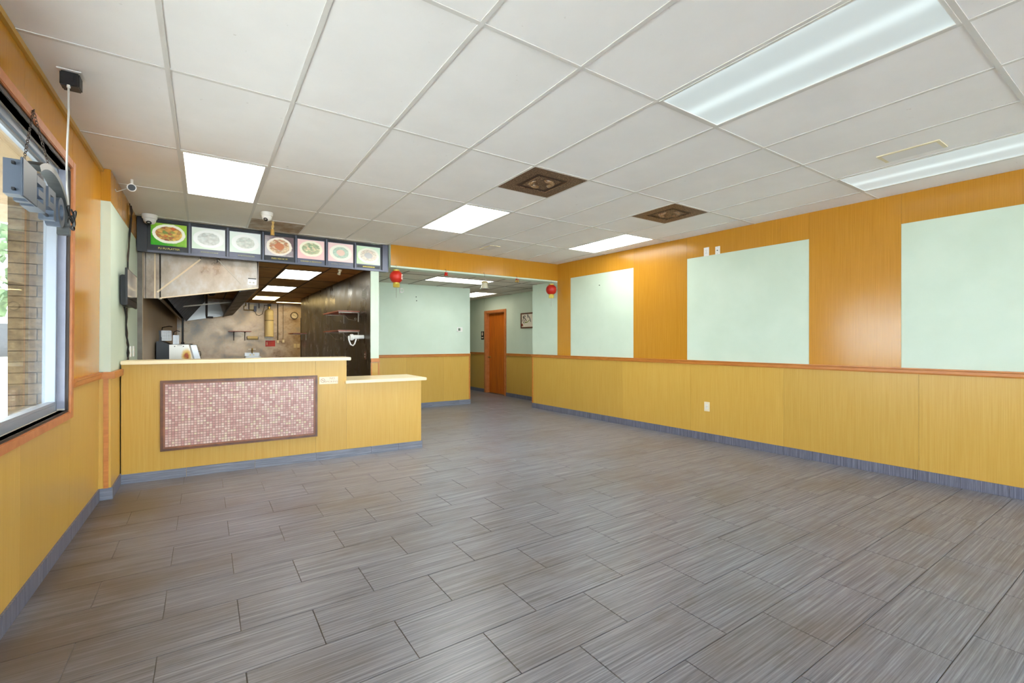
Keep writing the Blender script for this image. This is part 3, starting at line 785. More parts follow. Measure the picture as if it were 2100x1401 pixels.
# ================================================================== MENU BOARD
mb = thing('menu_board', (0.83, 6.88, 2.39), 'long black menu light box of seven dish pictures above the counter', 'menu board')
MB().box(-0.655, 2.30, 6.855, 6.955, 2.392, 2.785).build('housing', 'menu_black', mb)
MB().box(-0.565, 2.215, 6.832, 6.856, 2.385, 2.408).build('bottom_rail', 'menu_rail', mb)
MB().box(-0.565, 2.215, 6.835, 6.856, 2.752, 2.775).build('top_rail', 'menu_black', mb)
MB().box(2.215, 2.305, 6.83, 6.856, 2.385, 2.79).build('end_cheek', 'menu_rail', mb)
MB().box(-0.66, -0.565, 6.83, 6.856, 2.385, 2.79).build('end_cheek', 'menu_black', mb)
for q in range(1, 7):
    x = -0.555 + 0.395 * q
    MB().box(x - 0.010, x + 0.010, 6.826, 6.856, 2.39, 2.775).build('divider', 'menu_rail', mb)

def dish_mat(name, bgc, bg2, plate, foods, garnish, glow, fade, plate_r=(0.43, 0.40), food_r=0.78, scale=16.0, square=False):
    """flat backlit print: a dish on a coloured ground"""
    k = NM(name, bgc, 0.25)
    o = k.coord('Object'); c = k.sep(o)
    u = k.math('MULTIPLY', c[0], 1 / 0.345); v = k.math('MULTIPLY', k.math('SUBTRACT', c[2], 0.13), 1 / 0.26)
    wob = k.noise(o, 18, 2)
    g = k.maprange(k.math('ADD', k.math('ADD', u, v), wob), -0.4, 1.2)
    col = k.mix(g, bgc, bg2)
    if square:
        # squarish dish with a drooping rim
        uu = k.math('POWER', k.math('ABSOLUTE', k.math('DIVIDE', u, plate_r[0])), 2.4)
        vv = k.math('POWER', k.math('ABSOLUTE', k.math('DIVIDE', k.math('SUBTRACT', v, 0.05), plate_r[1])), 1.7)
    else:
        uu = k.math('POWER', k.math('DIVIDE', u, plate_r[0]), 2.0)
        vv = k.math('POWER', k.math('DIVIDE', v, plate_r[1]), 2.0)
    d = k.math('SQRT', k.math('ADD', uu, vv))
    d = k.math('ADD', d, k.math('MULTIPLY', k.math('SUBTRACT', wob, 0.5), 0.15))
    col = k.mix(k.maprange(d, 1.0, 0.97), col, plate)
    vor = k.node('ShaderNodeTexVoronoi'); vor.inputs['Scale'].default_value = scale
    k.l.new(k.scaled(o, (1.2, 1, 1.9)), vor.inputs['Vector'])
    hue = k.sep(vor.outputs['Color'])[0]
    n = len(foods)
    fc = k.ramp(hue, [(i / max(1, n - 1), f) for i, f in enumerate(foods)])
    fc = k.mix(k.maprange(vor.outputs['Distance'], 0.25, 0.8, 0.0, 0.28), fc, (96, 70, 44))
    col = k.mix(k.maprange(d, food_r, food_r - 0.06), col, fc)
    if garnish: col = k.mix(k.maprange(d, 0.42, 0.34), col, garnish)
    col = k.mix(fade, col, (232, 234, 232))
    k.color(col)
    k.l.new(col, k.p.inputs['Emission Color']); k.p.inputs['Emission Strength'].default_value = glow
    return k.m
DISH = [
    ('bright green', dish_mat('dish_1', (40, 150, 20), (150, 190, 60), (232, 232, 214), [(196, 96, 50), (226, 196, 96), (150, 84, 60), (222, 176, 90), (120, 140, 70)], None, 0.15, 0.0, (0.47, 0.44), 0.8, 22, True), 'PU PU PLATTER', 'yellow_text', 0),
    ('faded', dish_mat('dish_2', (196, 222, 196), (226, 232, 226), (236, 240, 238), [(186, 196, 190), (212, 218, 214), (166, 178, 174)], None, 0.16, 0.3, (0.47, 0.42), 0.75, 20), None, 'pale_text', 1),
    ('faded', dish_mat('dish_3', (206, 228, 210), (224, 234, 232), (236, 240, 238), [(190, 204, 192), (214, 218, 208), (172, 188, 176)], None, 0.16, 0.3, (0.45, 0.42), 0.7, 22), None, 'pale_text', 1),
    ('steak', dish_mat('dish_4', (196, 192, 196), (96, 70, 76), (230, 220, 206), [(226, 206, 172), (214, 186, 140), (176, 104, 62), (232, 218, 192)], (184, 106, 56), 0.18, 0.05, (0.45, 0.46), 0.82, 26), 'FRIED FISH W. FF', 'yellow_text', 0),
    ('pink', dish_mat('dish_5', (238, 180, 180), (236, 196, 190), (238, 232, 206), [(150, 176, 110), (226, 216, 170), (110, 150, 96), (232, 206, 160)], None, 0.14, 0.16, (0.44, 0.42), 0.78, 24, True), 'CHICKEN & BROCCOLI', 'yellow_text', 0),
    ('pink', dish_mat('dish_6', (242, 200, 200), (240, 206, 204), (240, 236, 220), [(176, 206, 184), (186, 212, 192), (160, 196, 172)], (232, 198, 178), 0.10, 0.16, (0.45, 0.44), 0.74, 24), "GENERAL TSO'S CHICKEN", 'pale_text', 0),
    ('green', dish_mat('dish_7', (186, 220, 160), (206, 232, 206), (238, 238, 222), [(232, 206, 186), (226, 220, 200), (214, 190, 170)], (176, 174, 172), 0.08, 0.12, (0.46, 0.43), 0.8, 26), None, 'yellow_text', 2)]
for q, (nm, m, word, tm, blocks) in enumerate(DISH):
    x0 = -0.533 + 0.395 * q; x1 = x0 + 0.345
    frame_m = 'menu_black' if q in (0, 3) else 'menu_rail'
    slide = MB().box(x0 - 0.004, x1 + 0.004, 6.846, 6.856, 2.41, 2.748).build('slide', frame_m, mb)
    MB().box(x0, x1, 6.842, 6.8465, 2.476, 2.738).build('dish_picture', m, slide)
    MB().box(x0 + 0.004, x1 - 0.004, 6.843, 6.8465, 2.418, 2.462).build('caption_strip', 'menu_black' if q in (0, 3, 6) else 'menu_rail', slide)
    if word:
        text('caption', word, 0.030 if len(word) < 14 else 0.026 if len(word) < 19 else 0.023, tm, slide, (lambda cx: (lambda r, u, o: (cx + r, 6.8425 - o, 2.44 + u)))((x0 + x1) / 2))
    else:   # caption too faded to read: worn strips of print
        xx = x0 + 0.09; bb = MB()
        while xx < x1 - 0.08:
            w = random.uniform(0.008, 0.016); bb.box(xx, xx + w, 6.8422, 6.8432, 2.431, 2.449); xx += w + 0.004
        bb.build('caption', tm, slide)

# ================================================================== KITCHEN SHELL
KB = 14.9
KL = -0.62
kb = struct(MB().box(-1.0, 3.6, KB + 0.004, KB + 0.1, -0.02, KIT_CEIL + 0.2).build('wall_kitchen_back', 'grout'))
def FKB(x, d, z): return (x, KB - d, z)
for a, q in ((KL, 0.44), (0.44, 1.20), (1.20, 1.94), (1.94, 2.75), (2.75, 3.5)):
    wpanel(kb, FKB, a, q, 0.0, KIT_CEIL, 'k_back', 'steel_sheet', -0.004, 0.0)
struct(MB().box(3.5, 3.6, 12.7, 15.0, -0.02, KIT_CEIL + 0.2).build('wall_kitchen_nook', 'k_back'))
struct(MB().box(2.17, 3.6, 12.72, 12.83, -0.02, KIT_CEIL + 0.2).build('wall_kitchen_return', 'k_back'))
kl = struct(MB().box(-0.8, KL - 0.004, 7.0, 15.0, -0.02, KIT_CEIL + 0.2).build('wall_kitchen_left', 'grout'))
def FKL(y, d, z): return (KL + d, y, z)
for a, q in ((7.0, 8.3), (8.3, 9.52), (9.52, 10.74), (10.74, 11.96), (11.96, 13.18), (13.18, 14.9)):
    wpanel(kl, FKL, a, q, 0.0, KIT_CEIL, 'k_left', 'steel_sheet', -0.004, 0.0)
kc = struct(MB().box(-0.9, 3.6, 7.0, 15.0, KIT_CEIL + 0.05, KIT_CEIL + 0.14).build('ceiling_kitchen', 'grease_ceil'))
kx = [-0.62, -0.2, 0.39, 0.98, 1.56, 2.046]; ky = [7.0, 7.66, 8.87, 10.08, 11.29, 12.5, 13.7, 14.9]
klights = {(3, 1): 'lamp_kitchen', (3, 3): 'lamp_kitchen', (3, 5): 'lamp_kitchen_warm'}
klab = {(3, 1): 'white fluorescent panel in the greasy kitchen ceiling just behind the menu board',
        (3, 3): 'second white fluorescent panel in the greasy kitchen ceiling beside the hood',
        (3, 5): 'yellowed fluorescent panel in the kitchen ceiling before the back wall'}
for i in range(len(kx) - 1):
    for j in range(len(ky) - 1):
        if (i, j) in klights: continue
        panel(kc, kx[i] + 0.002, kx[i + 1] - 0.002, ky[j] + 0.002, ky[j + 1] - 0.002, KIT_CEIL + 0.002, 'grease_ceil')
panel(kc, 2.05, 3.5, 12.84, 14.9, KIT_CEIL + 0.002, 'grease_ceil')
for x in kx[1:-1]: MB().box(x - HT, x + HT, 7.0, 14.9, KIT_CEIL - 0.003, KIT_CEIL + 0.0015).build('ceiling_tee', 'grease_tee', kc)
for y in ky[1:-1]:
    for i in range(len(kx) - 1): MB().box(kx[i] + HT, kx[i + 1] - HT, y - HT, y + HT, KIT_CEIL - 0.003, KIT_CEIL + 0.0012).build('ceiling_cross_tee', 'grease_tee', kc)
for (i, j), m in klights.items():
    ceiling_light(kx[i] + HT, kx[i + 1] - HT, ky[j] + HT, ky[j + 1] - HT, KIT_CEIL, m, klab[(i, j)], 'kitchen ceiling lights', 0.018, 'grease_tee')
ceiling_light(1.62, 2.9, 14.0, 14.32, KIT_CEIL - 0.006, 'lamp_kitchen_warm', 'narrow yellow fluorescent fitting along the kitchen back wall ceiling', 'kitchen ceiling lights', 0.015, 'grease_tee')

# ================================================================== HOOD
HN, HF = 7.10, 14.1
hd = thing('exhaust_hood', (0.07, 10.6, 1.79), 'long dented stainless exhaust hood over the cooking line', 'exhaust hood')
HT0, HT1 = 2.43, 2.43
def end_poly(q=0.0): return [(-0.464 + q, 1.865), (0.588 - q, 2.055), (0.598 - q, HT0), (-0.464 + q, HT0)]
MB().prism(end_poly(), 1, HN, HN + 0.02).build('end_panel', 'hood', hd)
MB().prism([(KL, 1.858), (-0.464, 1.865), (-0.464, HT0), (KL, HT0)], 1, HN + 0.004, HN + 0.022).build('filler_panel', 'hood', hd)
MB().box(-0.605, -0.6, HN - 0.004, HN + 0.006, 1.86, HT0).build('seam', 'dark_metal', hd)
MB().box(-0.520, -0.505, HN - 0.006, HN + 0.004, 1.863, HT0).build('seam', 'hood_trim', hd)
# raised ribs on the end panel and lower lip
def bar(x0, z0, x1, z1, w, y0, y1):
    d = Vector((x1 - x0, z1 - z0)).normalized(); n = Vector((-d.y, d.x)) * (w / 2)
    return MB().prism([(x0 - n.x, z0 - n.y), (x1 - n.x, z1 - n.y), (x1 + n.x, z1 + n.y), (x0 + n.x, z0 + n.y)], 1, y0, y1)
bar(-0.49, 1.94, -0.05, 2.385, 0.018, HN - 0.006, HN + 0.002).build('rib', 'hood_trim', hd)
bar(0.135, 2.40, 0.40, 2.10, 0.010, HN - 0.005, HN + 0.002).build('rib', 'bracket', hd)
for x in (-0.052, 0.128): MB().box(x - 0.004, x + 0.004, HN - 0.004, HN + 0.002, 2.36, HT0).build('rib', 'dark_metal', hd)
bar(-0.464, 1.868, 0.588, 2.058, 0.014, HN - 0.012, HN + 0.03).build('lip', 'hood_trim', hd)
pl = MB().box(0.475, 0.575, HN - 0.003, HN + 0.001, 2.10, 2.17).build('data_plate', 'steel', hd)
MB().box(0.478, 0.572, HN - 0.006, HN - 0.002, 2.175, 2.187).build('switch_slot', 'black', hd)
for a in (0.487, 0.53): MB().prism(oval(a + 0.012, 2.128, 0.014, 0.012, 12), 1, HN - 0.0036, HN - 0.002).build('stamp', 'bracket', pl)
# long sides, back and the far end
zl = lambda y: 1.865 - (y - HN) / (HF - HN) * 0.035
MB().prism([(HN, 1.865), (HF, 1.83), (HF, HT0), (HN, HT0)], 0, -0.47, -0.455).build('back_panel', 'hood_in', hd)
MB().prism([(HN, 2.055), (HF, 2.03), (HF, HT0), (HN, HT0)], 0, 0.585, 0.60).build('front_panel', 'hood', hd)
MB().prism([(-0.455, 1.835), (0.585, 2.03), (0.598, HT0), (-0.464, HT0)], 1, HF, HF + 0.02).build('end_panel', 'hood', hd)
# sloping inner faces: an outer lip, then filters rising to a ridge
def quad_slab(pts, th=0.006):
    a, b_, c_, d_ = [Vector(p) for p in pts]; n = (b_ - a).cross(d_ - a).normalized() * th
    return MB().add([a, b_, c_, d_, a + n, b_ + n, c_ + n, d_ + n], [(0, 1, 2, 3), (7, 6, 5, 4), (0, 4, 5, 1), (1, 5, 6, 2), (2, 6, 7, 3), (3, 7, 4, 0)])
for q in range(12):
    y0 = HN + 0.06 + q * 0.575; y1 = y0 + 0.555
    f = quad_slab([(-0.40, y0, zl(y0) + 0.02), (-0.40, y1, zl(y1) + 0.02), (-0.02, y1, 2.36), (-0.02, y0, 2.36)]).build('grease_filter', 'hood_in', hd)
    for h in range(5):
        yy = y0 + 0.06 + h * 0.1
        quad_slab([(-0.40, yy, zl(yy) + 0.012), (-0.40, yy + 0.03, zl(yy) + 0.012), (-0.02, yy + 0.03, 2.352), (-0.02, yy, 2.352)], 0.012).build('baffle', 'dark_metal', f)
quad_slab([(0.385, HN, 2.01), (0.385, HF, 1.99), (0.585, HF, 2.03), (0.585, HN, 2.055)], 0.008).build('front_gutter', 'hood_in', hd)
MB().prism([(HN, 1.855), (HF, 1.82), (HF, 1.845), (HN, 1.88)], 0, -0.475, -0.445).build('drip_rail', 'bracket', hd)
MB().prism([(HN, 1.995), (HF, 1.97), (HF, 1.995), (HN, 2.02)], 0, 0.375, 0.395).build('gutter_rail', 'dark_metal', hd)
bar(-0.45, 1.93, 0.39, 2.06, 0.02, 9.9, 9.93).build('cross_brace', 'bracket', hd)
MB().prism([(-0.455, 1.84), (0.40, 2.0), (0.30, 2.36), (-0.02, 2.36)], 1, HF - 0.03, HF).build('inner_end_plate', 'steel', hd)
MB().tube([(0.02, 11.0, 2.33), (0.02, 11.0, 1.86), (0.02, 11.06, 1.82), (0.13, 11.06, 1.82)], 0.02).build('nozzle_pipe', 'dark_gap', hd)
MB().tube([(0.17, 8.9, 2.40), (0.17, 8.9, 2.22), (0.13, 8.9, 2.18)], 0.016).build('nozzle_pipe', 'steel', hd)
MB().lathe([(0.03, 0.0), (0.055, 0.03), (0.055, 0.10), (0.03, 0.13)], (0.09, 9.2, 2.10), 14).build('light_globe', 'dark_metal', hd, smooth=True)

# ================================================================== COOKING LINE
fy = 8.5
fr = thing('fryer', (-0.33, fy + 0.45, 0), 'stainless deep fryer with stained white end panel behind the counter', 'fryer')
k = NM('stained_panel', (214, 208, 196), 0.3, 0.35)
c_ = k.sep(k.coord()); n_ = k.noise(k.coord(), 22, 4)
d_ = k.math('ADD', k.math('POWER', k.math('MULTIPLY', k.math('ADD', c_[0], 0.235), 22.0), 2.0), k.math('POWER', k.math('MULTIPLY', k.math('SUBTRACT', c_[2], 1.12), 13.0), 2.0))
e_ = k.math('ADD', d_, k.math('MULTIPLY', n_, 1.4))
col = k.mix(k.maprange(e_, 3.6, 1.0), (214, 208, 196), (206, 160, 60)); col = k.mix(k.maprange(e_, 1.5, 0.8), col, (150, 62, 14))
k.color(col); M['stained'] = k.m
prof = [(-0.446, 0.10), (-0.13, 0.10), (-0.13, 0.95), (-0.209, 1.288), (-0.446, 1.288)]
MB().prism(prof, 1, fy + 0.004, fy + 0.9).build('cabinet', 'steel', fr)
MB().prism([(p[0], p[1] + (0.0 if p[1] > 0.2 else 0.02)) for p in prof], 1, fy - 0.004, fy + 0.004).build('end_panel', 'stained', fr)
for x in (-0.38, -0.275): MB().cyl((x, fy - 0.01, 1.262), (x, fy - 0.003, 1.262), 0.008, n=10).build('bolt', 'dark_metal', fr)
MB().box(-0.35, -0.29, fy - 0.006, fy - 0.003, 1.268, 1.276).build('badge', 'bracket', fr)
MB().box(-0.6, -0.446, fy + 0.02, fy + 0.9, 0.10, 1.22).build('dark_back_box', 'black', fr)  # black box with a peaked cap in the strip beside the end panel
MB().prism([(-0.6, 1.22), (-0.446, 1.22), (-0.446, 1.288), (-0.56, 1.346), (-0.6, 1.33)], 1, fy + 0.02, fy + 0.9).build('dark_back_cap', 'black', fr)
for x in (-0.56, -0.17):
    for y in (fy + 0.06, fy + 0.84): MB().cyl((x, y, 0.0), (x, y, 0.10), 0.02, n=10).build('leg', 'steel', fr)
fr2 = thing('wok_range', (-0.3, fy + 1.6, 0), 'grey steel range standing behind the fryer under the hood', 'range')
MB().prism([(-0.6, 0.10), (-0.045, 0.10), (-0.045, 0.95), (-0.125, 1.275), (-0.6, 1.275)], 1, fy + 0.95, fy + 2.3).build('cabinet', 'steel', fr2)
MB().tube([(-0.10, fy + 0.945, 1.16), (-0.07, fy + 0.93, 1.17), (-0.065, fy + 0.93, 1.12), (-0.07, fy + 0.93, 1.09)], 0.006).build('handle', 'dark_metal', fr2)
MB().box(-0.52, -0.20, fy + 1.0, fy + 2.2, 1.275, 1.29).build('burner_top', 'black', fr2)
for x in (-0.56, -0.1):
    for y in (fy + 1.05, fy + 2.2): MB().cyl((x, y, 0.0), (x, y, 0.10), 0.02, n=10).build('leg', 'steel', fr2)
def basket(x, y, z, w, h, label):
    t = thing('fry_basket', (x, y, z), label, 'fry basket', 'fry baskets above the fryer')
    b = MB(); dd = 0.12
    for i in range(8):
        xx = x - w / 2 + w * i / 7
        b.tube([(xx, y, z), (xx, y, z + h)], 0.003, 4).tube([(xx, y + dd, z), (xx, y + dd, z + h)], 0.003, 4)
    for i in range(9):
        zz = z + h * i / 8
        b.tube([(x - w / 2, y, zz), (x + w / 2, y, zz), (x + w / 2, y + dd, zz), (x - w / 2, y + dd, zz), (x - w / 2, y, zz)], 0.003, 4)
    b.build('wire_mesh', 'steel', t)
    MB().box(x - w / 2 + 0.004, x + w / 2 - 0.004, y + 0.005, y + dd - 0.005, z, z + 0.004).build('bottom', 'steel', t)
    MB().tube([(x - w / 2, y + 0.02, z + h), (x - w / 2 + 0.01, y - 0.02, z + h + 0.05), (x + w / 2 - 0.02, y - 0.04, z + h + 0.07), (x + w / 2 + 0.02, y - 0.04, z + h + 0.06)], 0.007).build('handle', 'black', t)
basket(-0.50, fy + 0.35, 1.35, 0.115, 0.15, 'larger wire fry basket with dark handle resting on the fryer')
basket(-0.39, fy + 0.55, 1.295, 0.07, 0.14, 'smaller wire fry basket with dark handle resting on the fryer')
t = thing('vent_pipe', (-0.47, 13.6, 0), 'black upright gas pipe in the kitchen corner below the hood', 'pipe')
MB().cyl((-0.42, 12.6, 0.0), (-0.42, 12.6, 1.85), 0.02, n=12).build('riser', 'black', t)
for z in (0.02, 1.28): MB().cyl((-0.42, 12.6, z), (-0.42, 12.6, z + 0.04), 0.032, n=12).build('collar', 'dark_metal', t)
pd = thing('scraper_paddle', (-0.565, fy + 0.2, 1.34), 'black paddle handle standing against the left kitchen wall', 'paddle')
MB().box(-0.578, -0.548, fy + 0.2, fy + 0.212, 1.34, 1.40).build('blade', 'dark_metal', pd)
MB().prism([(-0.576, 1.40), (-0.552, 1.40), (-0.556, 1.50), (-0.584, 1.50)], 1, fy + 0.195, fy + 0.217).build('grip', 'black', pd)

# ================================================================== KITCHEN BACK WALL FITTINGS
tk = thing('suppression_tank', (1.507, KB - 0.15, 1.46), 'cream fire suppression cylinder hung on the kitchen back wall', 'tank')
ty = KB - 0.15
MB().lathe([(0.10, 1.469), (0.118, 1.475), (0.113, 1.52), (0.112, 2.10), (0.112, 2.18), (0.10, 2.22), (0.05, 2.252), (0.03, 2.262)], (1.515, ty, 0), 28).build('cylinder', 'tank', tk, smooth=True)
MB().lathe([(0.1135, 1.94), (0.1135, 2.09)], (1.515, ty, 0), 28).build('label_band', 'tank_label', tk, smooth=True)
MB().lathe([(0.1145, 1.925), (0.1145, 1.94)], (1.515, ty, 0), 28).build('strap', 'dark_metal', tk, smooth=True)
MB().cyl((1.515, ty, 2.26), (1.515, ty, 2.33), 0.03, n=14).build('neck', 'brass', tk)
vl = MB().box(1.465, 1.565, ty - 0.03, ty + 0.03, 2.33, 2.40).build('valve', 'black', tk, bevel=0.01)
MB().box(1.38, 1.47, ty - 0.01, ty + 0.01, 2.355, 2.37).build('lever', 'dark_metal', vl)
MB().box(1.41, 1.62, KB - 0.05, KB - 0.002, 1.43, 1.468).build('wall_bracket', 'white', tk)
t = thing('gas_valve', (1.10, KB - 0.06, 2.2), 'blue gas valve with pipe loop on the kitchen back wall', 'valve')
MB().tube([(0.945, KB - 0.03, 2.42), (0.945, KB - 0.03, 2.33), (0.90, KB - 0.03, 2.33), (0.90, KB - 0.03, 2.22), (1.15, KB - 0.03, 2.22)], 0.014).build('pipe', 'brass', t)
MB().tube([(1.02, KB - 0.03, 2.42), (1.02, KB - 0.03, 2.25), (1.15, KB - 0.03, 2.25)], 0.012).build('pipe', 'dark_gap', t)
MB().tube([(1.27, KB - 0.03, 2.42), (1.27, KB - 0.03, 2.28)], 0.012).build('pipe', 'dark_gap', t)
MB().box(1.14, 1.205, KB - 0.08, KB - 0.01, 2.18, 2.33).build('body', plain('valve_blue', (40, 52, 96), 0.4), t, bevel=0.008)
MB().tube([(1.18, KB - 0.04, 2.18), (1.2, KB - 0.05, 2.10), (1.27, KB - 0.05, 2.07), (1.35, KB - 0.05, 2.12), (1.385, KB - 0.06, 2.25), (1.40, KB - 0.1, 2.36)], 0.006).build('hose', 'black', t)
MB().box(1.03, 1.14, KB - 0.05, KB - 0.004, 2.24, 2.38).build('regulator', 'tank', t, bevel=0.006)
for x, z0, lab in ((1.75, 1.375, 'thin conduit drop beside the cream suppression cylinder'), (1.891, 1.389, 'thin conduit drop between the cylinder and the wall clock')):
    t = thing('conduit', (x, KB - 0.015, z0), lab, 'conduit', 'conduits on the kitchen back wall')
    MB().cyl((x, KB - 0.015, z0), (x, KB - 0.015, 2.42), 0.012 if x < 1.8 else 0.007, n=8).build('tube', 'dark_gap' if x < 1.8 else 'bracket', t)
    MB().box(x - 0.03, x + 0.03, KB - 0.05, KB - 0.002, z0 - 0.085, z0).build('junction_box', 'ivory', t, bevel=0.003)
    MB().box(x - 0.01, x + 0.01, KB - 0.053, KB - 0.049, z0 - 0.06, z0 - 0.025).build('switch', 'white', t)
ck = thing('wall_clock', (2.19, KB - 0.03, 1.995), 'small round wall clock with dark rim on the kitchen back wall', 'clock')
def FKBy(x, z): return (x, KB, z)
MB().ring(oval(2.19, 2.10, 0.103, 0.103, 28), oval(2.19, 2.10, 0.086, 0.086, 28), 1, KB - 0.035, KB - 0.001).build('rim', 'dark_gap', ck)
MB().prism(oval(2.19, 2.10, 0.087, 0.087, 28), 1, KB - 0.02, KB - 0.002).build('dial', 'paper', ck)
for q in range(12):
    a = q * math.pi / 6; x, z = 2.19 + 0.072 * math.cos(a), 2.10 + 0.072 * math.sin(a)
    MB().box(x - 0.004, x + 0.004, KB - 0.022, KB - 0.0195, z - 0.004, z + 0.004).build('hour_mark', 'ink', ck)
bar(2.19, 2.10, 2.15, 2.125, 0.007, KB - 0.025, KB - 0.021).build('hour_hand', 'ink', ck)
bar(2.19, 2.10, 2.238, 2.075, 0.005, KB - 0.027, KB - 0.023).build('minute_hand', 'ink', ck)
rs = thing('fire_notice', (1.557, KB - 0.005, 1.19), 'red fire extinguisher notice below the cream suppression cylinder', 'sign')
MB().box(1.433, 1.682, KB - 0.006, KB - 0.001, 1.192, 1.362).build('plate', 'red', rs)
MB().box(1.455, 1.49, KB - 0.0075, KB - 0.005, 1.235, 1.32).build('pictogram', plain('notice_pale', (232, 170, 150), 0.5), rs, bevel=0.006)
for q in range(3): MB().box(1.525, 1.66, KB - 0.0075, KB - 0.005, 1.23 + q * 0.04, 1.238 + q * 0.04).build('print_line', plain('notice_line', (236, 120, 80), 0.5), rs)
sh = thing('wall_shelf', (0.795, KB - 0.12, 1.36), 'narrow brown shelf on two brackets on the kitchen back wall', 'shelf', 'kitchen shelves')
MB().box(0.528, 1.065, KB - 0.25, KB - 0.002, 1.605, 1.628).build('board', 'shelf_wood', sh, bevel=0.002)
for x in (0.655, 0.92):
    MB().prism([(KB - 0.004, 1.605), (KB - 0.2, 1.605), (KB - 0.2, 1.59), (KB - 0.03, 1.56), (KB - 0.016, 1.36), (KB - 0.004, 1.36)], 0, x - 0.01, x + 0.01).build('bracket', 'dark_gap', sh)
tr = thing('towel_roll', (1.105, KB - 0.07, 1.38), 'yellowed paper roll on a wall holder in the kitchen', 'paper roll')
MB().cyl((0.975, KB - 0.07, 1.433), (1.235, KB - 0.07, 1.433), 0.05, n=20).build('roll', 'tank_label', tr, smooth=True)
for x in (0.965, 1.238): MB().prism(oval(KB - 0.06, 1.433, 0.05, 0.04, 16), 0, x, x + 0.012).build('holder_arm', 'dark_metal', tr)
sk = thing('hand_sink', (1.10, KB - 0.2, 0.85), 'small hand sink with tall tap on the kitchen back wall', 'sink')
MB().box(0.916, 1.281, KB - 0.03, KB - 0.002, 0.80, 1.02).build('splashback', 'steel', sk, bevel=0.004)
b = MB().ring([(0.916, KB - 0.42), (1.281, KB - 0.42), (1.281, KB - 0.03), (0.916, KB - 0.03)], [(0.946, KB - 0.39), (1.251, KB - 0.39), (1.251, KB - 0.10), (0.946, KB - 0.10)], 2, 0.78, 0.92).build('basin', 'steel', sk)
MB().box(0.946, 1.251, KB - 0.39, KB - 0.10, 0.78, 0.79).build('basin_floor', 'steel', sk)
MB().tube([(1.095, KB - 0.06, 1.0), (1.095, KB - 0.06, 1.10), (1.095, KB - 0.09, 1.135), (1.095, KB - 0.16, 1.135), (1.095, KB - 0.18, 1.10)], 0.014, 8).build('spout', 'brass', sk)
MB().box(1.0, 1.19, KB - 0.05, KB - 0.03, 1.10, 1.13).build('soap_ledge', 'white', sk)
for x in (1.05, 1.14): MB().cyl((x, KB - 0.07, 0.96), (x, KB - 0.03, 0.96), 0.016, n=10).build('tap_handle', 'brass', sk)
t = thing('outlet', (2.25, KB - 0.005, 1.15), 'yellowed outlet pair low on the kitchen back wall beside the corner', 'outlet')
for x in (2.21, 2.30): 
    pp = MB().box(x - 0.035, x + 0.035, KB - 0.008, KB - 0.001, 1.15, 1.265).build('cover_plate', 'ivory', t, bevel=0.002)
    for dz in (1.185, 1.23): MB().box(x - 0.012, x + 0.012, KB - 0.0095, KB - 0.0075, dz - 0.01, dz + 0.01).build('socket', 'tank_label', pp)
# shelves on the right kitchen wall
def scroll_shelf(x0, x1, y0, y1, z, label, scroll=True):
    t = thing('wall_shelf', ((x0 + x1) / 2, (y0 + y1) / 2, z - 0.15), label, 'shelf', 'kitchen shelves')
    MB().box(x0, x1, y0, y1, z, z + 0.02).build('board', 'shelf_wood', t, bevel=0.002)
    for y in (y0 + 0.06, y1 - 0.12):
        br = MB().box(x0 + 0.02, x1 - 0.001, y, y + 0.014, z - 0.012, z).box(x1 - 0.014, x1 - 0.001, y, y + 0.014, z - 0.15, z - 0.012).build('bracket', 'bracket', t)
        if scroll:
            path = []
            for q in range(13):
                a = -math.pi / 2 + q / 12 * 2.2 * math.pi; r = 0.022 * (1 - q / 17)
                path.append((x1 - 0.055 + r * math.cos(a), y + 0.007, z - 0.105 + r * math.sin(a)))
            path = [(x0 + 0.07, y + 0.007, z - 0.02), (x0 + 0.11, y + 0.007, z - 0.05), (x0 + 0.17, y + 0.007, z - 0.115)] + path
            MB().tube(path, 0.004, 5).build('scroll', 'bracket', br)
            p2 = [(x0 + 0.035 + 0.016 * math.cos(a) * (1 - q / 20), y + 0.007, z - 0.03 + 0.016 * math.sin(a) * (1 - q / 20)) for q, a in enumerate([0.5 * qq for qq in range(14)])]
            MB().tube(p2, 0.004, 5).build('scroll', 'bracket', br)
scroll_shelf(1.712, 2.042, 7.42, 8.52, 1.80, 'upper reddish shelf on scrolled brackets on the dark kitchen wall')
scroll_shelf(1.712, 2.042, 7.42, 8.52, 1.495, 'lower reddish shelf on scrolled brackets on the dark kitchen wall')
scroll_shelf(1.74, 2.042, 12.0, 12.78, 1.52, 'pale narrow shelf at the far end of the dark kitchen wall', False)
t = thing('roll_holder', (1.98, 7.15, 1.28), 'white plastic looped holder on the dark kitchen wall', 'holder')
MB().cyl((2.04, 7.20, 1.405), (1.86, 7.20, 1.405), 0.032, n=18).build('arm', 'white', t, smooth=True)
MB().lathe([(0.012, -0.03), (0.04, -0.028), (0.05, -0.01), (0.05, 0.012), (0.035, 0.03), (0.01, 0.032)], (1.86, 7.20, 1.40), 18, 0).build('head', 'white', t, smooth=True)
MB().tube([(1.81, 7.19, 1.42), (1.815, 7.19, 1.36), (1.84, 7.19, 1.29), (1.875, 7.19, 1.272), (1.90, 7.19, 1.30), (1.925, 7.19, 1.375)], 0.011, 8).build('loop', 'white', t, smooth=True)
t = thing('outlet', (2.04, 7.12, 1.06), 'dark outlet plate low on the dark kitchen wall near the column', 'outlet')
MB(FKR).box(7.08, 7.16, 0.004, 0.010, 1.06, 1.18).build('cover_plate', plain('brown_plate', (112, 70, 52), 0.4), t, bevel=0.002)
for z in (1.09, 1.13): MB(FKR).box(7.10, 7.14, 0.010, 0.012, z, z + 0.02).build('socket', 'paper', t)
